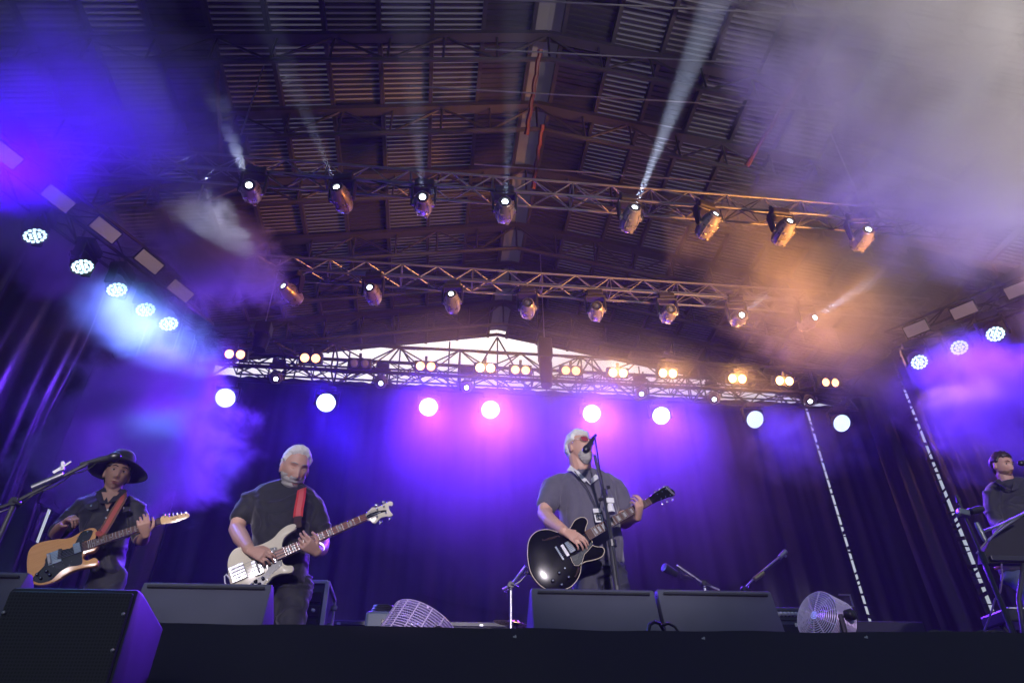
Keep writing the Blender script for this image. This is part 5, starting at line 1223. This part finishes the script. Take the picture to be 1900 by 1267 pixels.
g_jack = MB().tube([g.inv @ g.hit(p) for p in [(150, 868), (125, 838), (116, 850), (118, 885), (135, 930)]], .004, 8); g_jack.build('jack_cable', WHITEP, parent=g.root, smooth=True)
strap(g, [Z1(572, 330, Y1+.02), Z1(570, 348, Y1-.10), Z1(563, 400, Y1-.155), Z1(552, 460, Y1-.19), Z1(548, 505, Y1-.215)], .058, mat('red_strap_cloth', (.55, .035, .04), .6, 0, .3, 40, .001, 200), 'strap', mat('strap_pale_thread', (.62, .12, .12), .6))
strap(g, [Z1(548, 500, Y1-.218), Z1(545, 530, Y1-.24), Z1(545, 565, Y1-.255)], .046, mat('strap_end_leather', (.06, .03, .025), .45), 'strap_end')
# ---- black semi-hollow
cv3 = lambda x, y: (940+x/3.7265, 780+y/3.7265)
g = Guitar('semi_hollow_guitar', 'glossy black semi-hollow guitar with cream edging held by the singer', Z3(360, 950, Y2-.29), (-.05, -1, .0), (360, 925), (988, 560), Y2, cv3)
ol = [(145, 900), (152, 838), (178, 790), (222, 760), (290, 752), (355, 772), (415, 768), (446, 732), (472, 690), (510, 669), (543, 672), (560, 698), (548, 735), (545, 770), (570, 805), (592, 835), (598, 862), (632, 873), (664, 876), (676, 895), (668, 928), (640, 950), (590, 965), (540, 976), (516, 1000), (510, 1050), (482, 1108), (430, 1155), (345, 1178), (270, 1162), (208, 1112), (165, 1042), (148, 960)]
P_ = smooth_poly([tuple(g.l(p)) for p in ol], 4); cxm = sum((p for p in P_), Vector((0, 0)))/len(P_)
MB().prism([tuple(p) for p in P_], -.043, 0).build('body', GLOSSB, parent=g.root, bevel=.004, smooth=True)
MB().tube([(p.x, p.y, -.001) for p in P_+P_[:1]], .0024, 6, cap=False).build('binding', BIND, parent=g.root, smooth=True)
# arched top
at_m = MB(); n_ = len(P_); rg_ = []
for t, z in ((.97, .0006), (.9, .004), (.75, .009), (.5, .013), (.25, .015), (.02, .0155)): rg_ += [Vector((*(cxm.lerp(p, t)), z)) for p in P_]
at_m.add(rg_, [(i*n_+k, i*n_+(k+1) % n_, (i+1)*n_+(k+1) % n_, (i+1)*n_+k) for i in range(5) for k in range(n_)]); at_m.build('arched_top', GLOSSB, parent=g.root, smooth='all')
g.slab([(438, 950), (470, 935), (520, 905), (560, 870), (585, 845), (592, 868), (560, 905), (535, 930), (520, 985), (495, 1008), (468, 1008), (452, 985)], .017, .020, PGB, 'pickguard', 3)
gp = [g.l(p) for p in [(438, 950), (452, 985), (468, 1008), (495, 1008), (520, 985), (535, 930), (560, 905), (592, 868)]]; MB().tube([(p.x, p.y, .020) for p in gp], .0013, 6).build('pickguard_edge', BIND, parent=g.root, smooth=True)
g.neck((552, 805), (988, 562), .060, .046, .020, MAHO, ROSE, 20, FRM, 'block', PEARL)
g.slab([(976, 545), (1000, 520), (1040, 494), (1082, 468), (1110, 456), (1122, 470), (1150, 488), (1160, 508), (1158, 524), (1128, 530), (1080, 548), (1030, 568), (1000, 580)], .004, .018, GLOSSB, 'headstock', 3, .002)
text_mesh('Gibson', .026, PEARL, 'headstock_logo', g.root, Matrix.Translation((g.l((1128, 492)).x, g.l((1128, 492)).y, .0186)) @ Matrix.Rotation(-PI/2+.2, 4, 'Z'))
g.bx((435, 880), (.040, .074, .014), .020, CHROME, 'neck_pickup'); g.bx((400, 905), (.022, .078, .012), .020, STEEL, 'tune_bridge'); g.bx((362, 926), (.014, .095, .014), .022, CHROME, 'tailpiece')
g.cyl([(362, 1058), (427, 1088), (317, 1112), (378, 1140)], .011, .006, .024, GLOSSB, 'control_knobs'); g.cyl([(400, 1026)], .006, .01, .022, CHROME, 'pickup_switch')
g.cyl([(362, 1058), (427, 1088), (317, 1112), (378, 1140)], .007, .024, .0255, CHROME, 'knob_caps')
fh = MB()
for pts in ([(244, 828), (262, 830), (290, 822), (330, 812), (352, 800), (366, 806)], [(470, 1085), (480, 1070), (490, 1045), (498, 1020)]):
    q = [g.l(p) for p in pts]; fh.tube([(p.x, p.y, .0095) for p in q], [.006, .004, .008, .008, .004, .006][:len(q)], 8)
fh.build('sound_holes', mat('sound_hole_dark', (.03, .012, .008), .8), parent=g.root, smooth=True)
g.strings((362, 926), (988, 562), 6, .052, .036, .030, .028, STEEL); g.cyl([(514, 995)], .004, .019, .022, CHROME, 'screw')
tm_ = MB()
for (x, y), (xx, yy) in [((1036, 520), (1024, 496)), ((1068, 502), (1056, 480)), ((1096, 488), (1086, 464)), ((1062, 550), (1076, 580)), ((1092, 536), (1108, 566)), ((1124, 524), (1141, 552))]:
    a = g.l((x, y)); b = g.l((xx, yy)); tm_.lathe([(.0045, .016), (.0045, .026), (.003, .029), (.0005, .029)], 10, Matrix.Translation((a.x, a.y, 0)))
    tm_.tube([(a.x, a.y, .012), (b.x, b.y, .012)], .002, 6); tm_.box((b.x, b.y, .012), (.014, .013, .008), bev=.003)
tm_.build('tuning_pegs', CHROME, parent=g.root, smooth=True)
# ---- keyboards
rz = RZ4-.01
rr_ = empty('stage_riser', (at(1905, 1100, 5.3).x, 5.3, FLOOR)); tag(rr_, 'black riser the keyboard player stands on', 'riser')
MB().box((.25, .2, (rz-FLOOR)/2), (1.6, 1.4, rz-FLOOR), bev=.01).build('cloth_covering', SKIRT, parent=rr_)
KY = 4.3
k0 = at(1818, 1040, KY); kr = empty('keyboard_workstation', (k0.x+.3, KY, FLOOR)); tag(kr, 'dark keyboard console on a stand seen from below, cut by the picture edge', 'keyboard')
W = lambda mb, nm, m, **k: wpart(mb, nm, m, kr, **k)
pts = [at(*p, KY) for p in [(1826, 1025), (1836, 1003), (1868, 975), (1905, 950), (1930, 950), (1930, 1045), (1826, 1044)]]
cs_ = MB(); nn = len(pts); cs_.add([p for p in pts]+[p+Vector((0, .07, .0)) for p in pts], [tuple(range(nn))[::-1], tuple(range(nn, 2*nn))]+[(i, (i+1) % nn, nn+(i+1) % nn, nn+i) for i in range(nn)])
W(cs_, 'console_body', mat('console_plastic', (.012, .012, .014), .75), bevel=.006)
W(MB().tube([at(*p, KY-.02) for p in [(1812, 1026), (1832, 1002), (1868, 974), (1908, 948)]], .006, 8), 'edge_trim', ALU, smooth=True)
W(MB().box((at(1890, 1036, KY-.02)), (.42, .02, .035), bev=.004), 'lower_rail', BLKP)
W(MB().box(at(1895, 1048, KY+.1), (.34, .12, .018), Matrix.Rotation(-.06, 3, 'Y'), bev=.003), 'wooden_shelf', woodmat('shelf_wood', (.5, .26, .08), (.65, .36, .12)))
st = MB(); 
for (xa, ya, xb, yb) in [(1828, 1042, 1885, 1190), (1772, 914, 1835, 1070)]: pass
st.tube([at(1824, 1040, KY), at(1850, 1100, KY), Vector((at(1900, 1210, KY).x, KY, FLOOR+.02))], .016, 10).tube([at(1900, 1046, KY), at(1890, 1110, KY), Vector((at(1870, 1210, KY).x, KY, FLOOR+.02))], .016, 10)
W(st, 'stand_legs', DSTEEL, smooth=True)
W(MB().tube([at(*p, KY-.03) for p in [(1858, 1046), (1860, 1070), (1856, 1098), (1846, 1112), (1838, 1140), (1822, 1180)]], .006, 8), 'hanging_cable', mat('violet_cable', (.12, .08, .2), .4), smooth=True)
k2 = empty('keyboard', (at(1885, 1140, 4.6).x, 4.6, at(1885, 1160, 4.6).z)); tag(k2, 'small lower keyboard lying flat near the stage edge beside the stand leg', 'keyboard')
MB().box((.12, 0, .04), (.60, .26, .085), bev=.012).build('casing', BLKP, parent=k2); kk = MB()
for k in range(16): kk.box((-.13+.033*k, -.06, .088), (.030, .12, .010), bev=.002)
kk.build('keys', WHITEP, parent=k2); MB().lathe([(.003, .002), (.001, .003)], 8, Matrix.Translation((.06, -.1305, .05)) @ Matrix.Rotation(PI/2, 4, 'X')).build('power_light', emis('red_led', (1, .05, .02), 6), parent=k2)
MB().tube([(-.15, 0, 0), (.35, 0, -(k2.location.z-FLOOR)+.02)], .014, 8).tube([(.35, 0, 0), (-.15, 0, -(k2.location.z-FLOOR)+.02)], .014, 8).build('cross_stand', DSTEEL, parent=k2, smooth=True)
# stand in front of the keyboards with a pair of microphones
f6 = Vector((at(1880, 1188, 3.9).x, 3.9, FLOOR)); s6 = empty('microphone_stand', f6); tag(s6, 'tall black stand leaning in front of the keyboards', 'microphone stand'); q6 = lambda p: Vector(p)-f6
MB().tube([q6(at(1884, 1188, 3.9)), q6(at(1828, 1045, 3.9))], .014, 10).tube([q6(at(1828, 1045, 3.9)), q6(at(1774, 918, 3.9))], .009, 10).build('pole', DSTEEL, parent=s6, smooth=True)
MB().tube([q6(at(1829, 1046, 3.9)), q6(at(1820, 1024, 3.9))], .020, 12).tube([q6(at(1779, 932, 3.9)), q6(at(1777, 925, 3.9))], .014, 10).build('clutch', BLKP, parent=s6, smooth=True)
MB().box(q6(at(1787, 951, 3.88)), (.075, .04, .045), Matrix.Rotation(.2, 3, 'Y'), bev=.008).tube([q6(at(1776, 956, 3.88)), q6(at(1800, 946, 3.88))], .014, 8).build('clamp', STEEL, parent=s6)
r = empty('microphone', M=aim(at(1812, 946, 3.86), at(1822, 944, 3.86)-at(1800, 950, 3.86))); tag(r, 'stubby black microphone clamped to the tall stand by the keyboards', 'microphone')
MB().lathe([(.001, -.05), (.020, -.045), (.024, .0), (.024, .035), (.020, .045), (.001, .046)], 16).build('handle', BLKP, parent=r, smooth=True)
r = empty('microphone', M=aim(at(1819, 985, 3.86), at(1812, 968, 3.86)-at(1830, 1004, 3.86))); tag(r, 'silver barrelled microphone pointing up beside the console', 'microphone')
MB().lathe([(.001, -.065), (.014, -.062), (.016, -.02), (.016, .03), (.013, .055), (.001, .056)], 16).build('handle', STEEL, parent=r, smooth=True)
s7 = MB().tube([at(1825, 985, 3.9), at(1852, 975, 4.0), at(1905, 950, 4.1)], .009, 8).tube([at(1836, 1002, 3.95), at(1848, 985, 4.0), at(1862, 972, 4.0)], .005, 8); tag(s7.build('boom_arm', ALU, smooth=True), 'bright boom arm crossing above the keyboard console', 'boom arm')
microphone(at(1892, 859, 4.7), at(1890, 859, 4.7)-at(1908, 858, 4.7), 'microphone before the keyboard player\'s mouth, cut by the picture edge')
# ================================================================== AIR
def volmat(name, dens, col=(.9, .9, .92), aniso=.3):
    m = bpy.data.materials.new(name); m.use_nodes = True; nt = m.node_tree; nt.nodes.clear()
    o = nt.nodes.new('ShaderNodeOutputMaterial'); v = nt.nodes.new('ShaderNodeVolumePrincipled')
    v.inputs['Color'].default_value = (*col, 1); v.inputs['Density'].default_value = dens; v.inputs['Anisotropy'].default_value = aniso
    nt.links.new(v.outputs[0], o.inputs['Volume']); return m, nt, v
hz, _, _ = volmat('haze_air', .0024)
h = MB().box((2, 5, 6.6), (44, 44, 15.2)).build('haze', hz); tag(h, kind='stuff')
def smoke(c, rad, rot, dens, scale, thr, label, seed, soft=.34, aniso=.2, col=(.93, .93, .94), edge=1.0, detail=5, dist=.4):
    m, nt, v = volmat('smoke', 0, col, aniso); N = nt.nodes.new; L = nt.links.new
    tc = N('ShaderNodeTexCoord'); mp = N('ShaderNodeMapping'); mp.inputs['Location'].default_value = (seed*3.1, seed*1.7, 0)
    mp.inputs['Scale'].default_value = [scale*r/max(rad) for r in rad]
    n = N('ShaderNodeTexNoise'); n.inputs['Scale'].default_value = 1; n.inputs['Detail'].default_value = detail; n.inputs['Roughness'].default_value = .58; n.inputs['Distortion'].default_value = dist
    ln = N('ShaderNodeVectorMath'); ln.operation = 'LENGTH'
    L(tc.outputs['Object'], mp.inputs[0]); L(mp.outputs[0], n.inputs[0]); L(tc.outputs['Object'], ln.inputs[0])
    a = N('ShaderNodeMath'); a.operation = 'POWER'; a.inputs[1].default_value = 2; L(ln.outputs['Value'], a.inputs[0])
    b = N('ShaderNodeMath'); b.operation = 'MULTIPLY_ADD'; b.inputs[1].default_value = -.42*edge; L(a.outputs[0], b.inputs[0]); L(n.outputs['Fac'], b.inputs[2])
    mr = N('ShaderNodeMapRange'); mr.interpolation_type = 'SMOOTHSTEP'; mr.inputs['From Min'].default_value = thr; mr.inputs['From Max'].default_value = thr+soft; mr.inputs['To Max'].default_value = dens
    L(b.outputs[0], mr.inputs[0]); L(mr.outputs[0], v.inputs['Density'])
    bm = bmesh.new(); bmesh.ops.create_icosphere(bm, subdivisions=3, radius=1.0); me = bpy.data.meshes.new('smoke'); bm.to_mesh(me); bm.free(); me.materials.append(m)
    o = bpy.data.objects.new('smoke', me); COL.objects.link(o); o.location = c; o.scale = rad; o.rotation_euler = rot
    m.cycles.volume_step_rate = .6
    tag(o, label, 'smoke', kind='stuff'); return o
smoke(at(1740, 180, 3.6), (3.0, 1.5, 2.8), (0, 0, .3), 1.3, 3.0, .20, 'pale grey billow of smoke drifting under the roof', 1)
smoke(at(1560, 500, 8.0), (3.2, 1.4, 3.1), (0, .5, 0), .75, 2.6, .16, 'amber lit smoke around the ends of the two metal trusses', 2, soft=.5)
smoke(at(400, 470, 7.4), (1.6, .8, .9), (0, .75, 0), 3.0, 2.6, .22, 'white plume of smoke blowing past the lower row of moving lights', 3)
smoke(at(225, 520, 7.4), (2.6, .8, 1.0), (0, .6, 0), .9, 2.4, .20, 'bright cyan smoke round the small lamps on the slanting truss', 4)
smoke(at(260, 790, 9.0), (2.0, 1.0, 1.9), (0, .3, 0), 4.0, 2.4, .25, 'violet smoke cloud behind the guitarist in the hat', 5)
smoke(at(1850, 740, 7.2), (2.0, 1.0, 1.4), (0, -.2, 0), 1.8, 2.2, .24, 'violet smoke cloud above the keyboard player', 6)
smoke(at(70, 190, 5.0), (2.7, 1.4, 2.3), (0, 0, 0), .55, 2.4, .18, 'deep blue smoke in the upper corner by the drape', 7)
smoke(at(1030, 815, 10.7), (5.2, 1.1, 3.0), (0, 0, 0), .34, 2.0, -.05, 'violet haze of smoke hanging below the round wash lights', 11, soft=.75)
smoke(at(1500, 830, 10.7), (1.6, 1.0, 1.1), (0, 0, 0), .35, 2.2, .20, 'small violet smoke patch below the last round wash lights', 12, soft=.4)
smoke(at(1250, 700, 11.35), (3.6, .5, .75), (0, 0, 0), .30, 1.6, .10, 'thin amber haze round the bright blinders', 14, soft=.4)  # added volume, stands in for the glow round the blinders
# ------------------------------------------------------------------ one object per countable piece
def split_pieces(o, name):
    me = o.data; n = len(me.vertices); par = list(range(n))
    def find(a):
        while par[a] != a: par[a] = par[par[a]]; a = par[a]
        return a
    for p in me.polygons:
        r0 = find(p.vertices[0])
        for v in p.vertices[1:]: par[find(v)] = r0
    isl = {}
    for p in me.polygons: isl.setdefault(find(p.vertices[0]), []).append(p)
    if o.parent is None:
        root = empty(name[0], (0, 0, 0)); 
        for k in ('label', 'category', 'group'):
            if k in o: root[k] = o[k]
        par_o, inv = root, Matrix.Identity(4)
    else: par_o, inv = o.parent, o.matrix_parent_inverse.copy()
    for ps in isl.values():
        ix = {}; fs = []
        for p in ps: fs.append([ix.setdefault(v, len(ix)) for v in p.vertices])
        m2 = bpy.data.meshes.new(name[1]); m2.from_pydata([me.vertices[v].co[:] for v in ix], [], fs)
        for m in me.materials: m2.materials.append(m)
        m2.update()
        if len(ps) > 20: m2.shade_smooth()
        c = bpy.data.objects.new(name[1], m2); COL.objects.link(c); c.parent = par_o; c.matrix_parent_inverse = inv; c.matrix_basis = o.matrix_basis.copy()
    nm = o.name; bpy.data.objects.remove(o); 
    if par_o.name != nm and name[0] and par_o.name.startswith(name[0]): par_o.name = name[0]
SP = {'drape_lacing': 'tie', 'eyebrows': 'eyebrow', 'pocket_flaps': 'pocket_flap', 'pivot_knob': 'pivot_knob', 'latches': 'latch', 'clutch': 'clutch', 'clamp_knob': 'clamp_knob', 'eyelids': 'eyelid', 'stand_legs': 'stand_leg', 'side_handles': 'side_handle', 'control_knobs': 'control_knob', 'knob_caps': 'knob_cap', 'snap_buttons': 'snap_button', 'knobs': 'knob'}
for o in list(bpy.data.objects):
    b = o.name.split('.')[0]
    if o.type == 'MESH' and b in SP and not o.children: split_pieces(o, (b if o.parent is None else '', SP[b]))
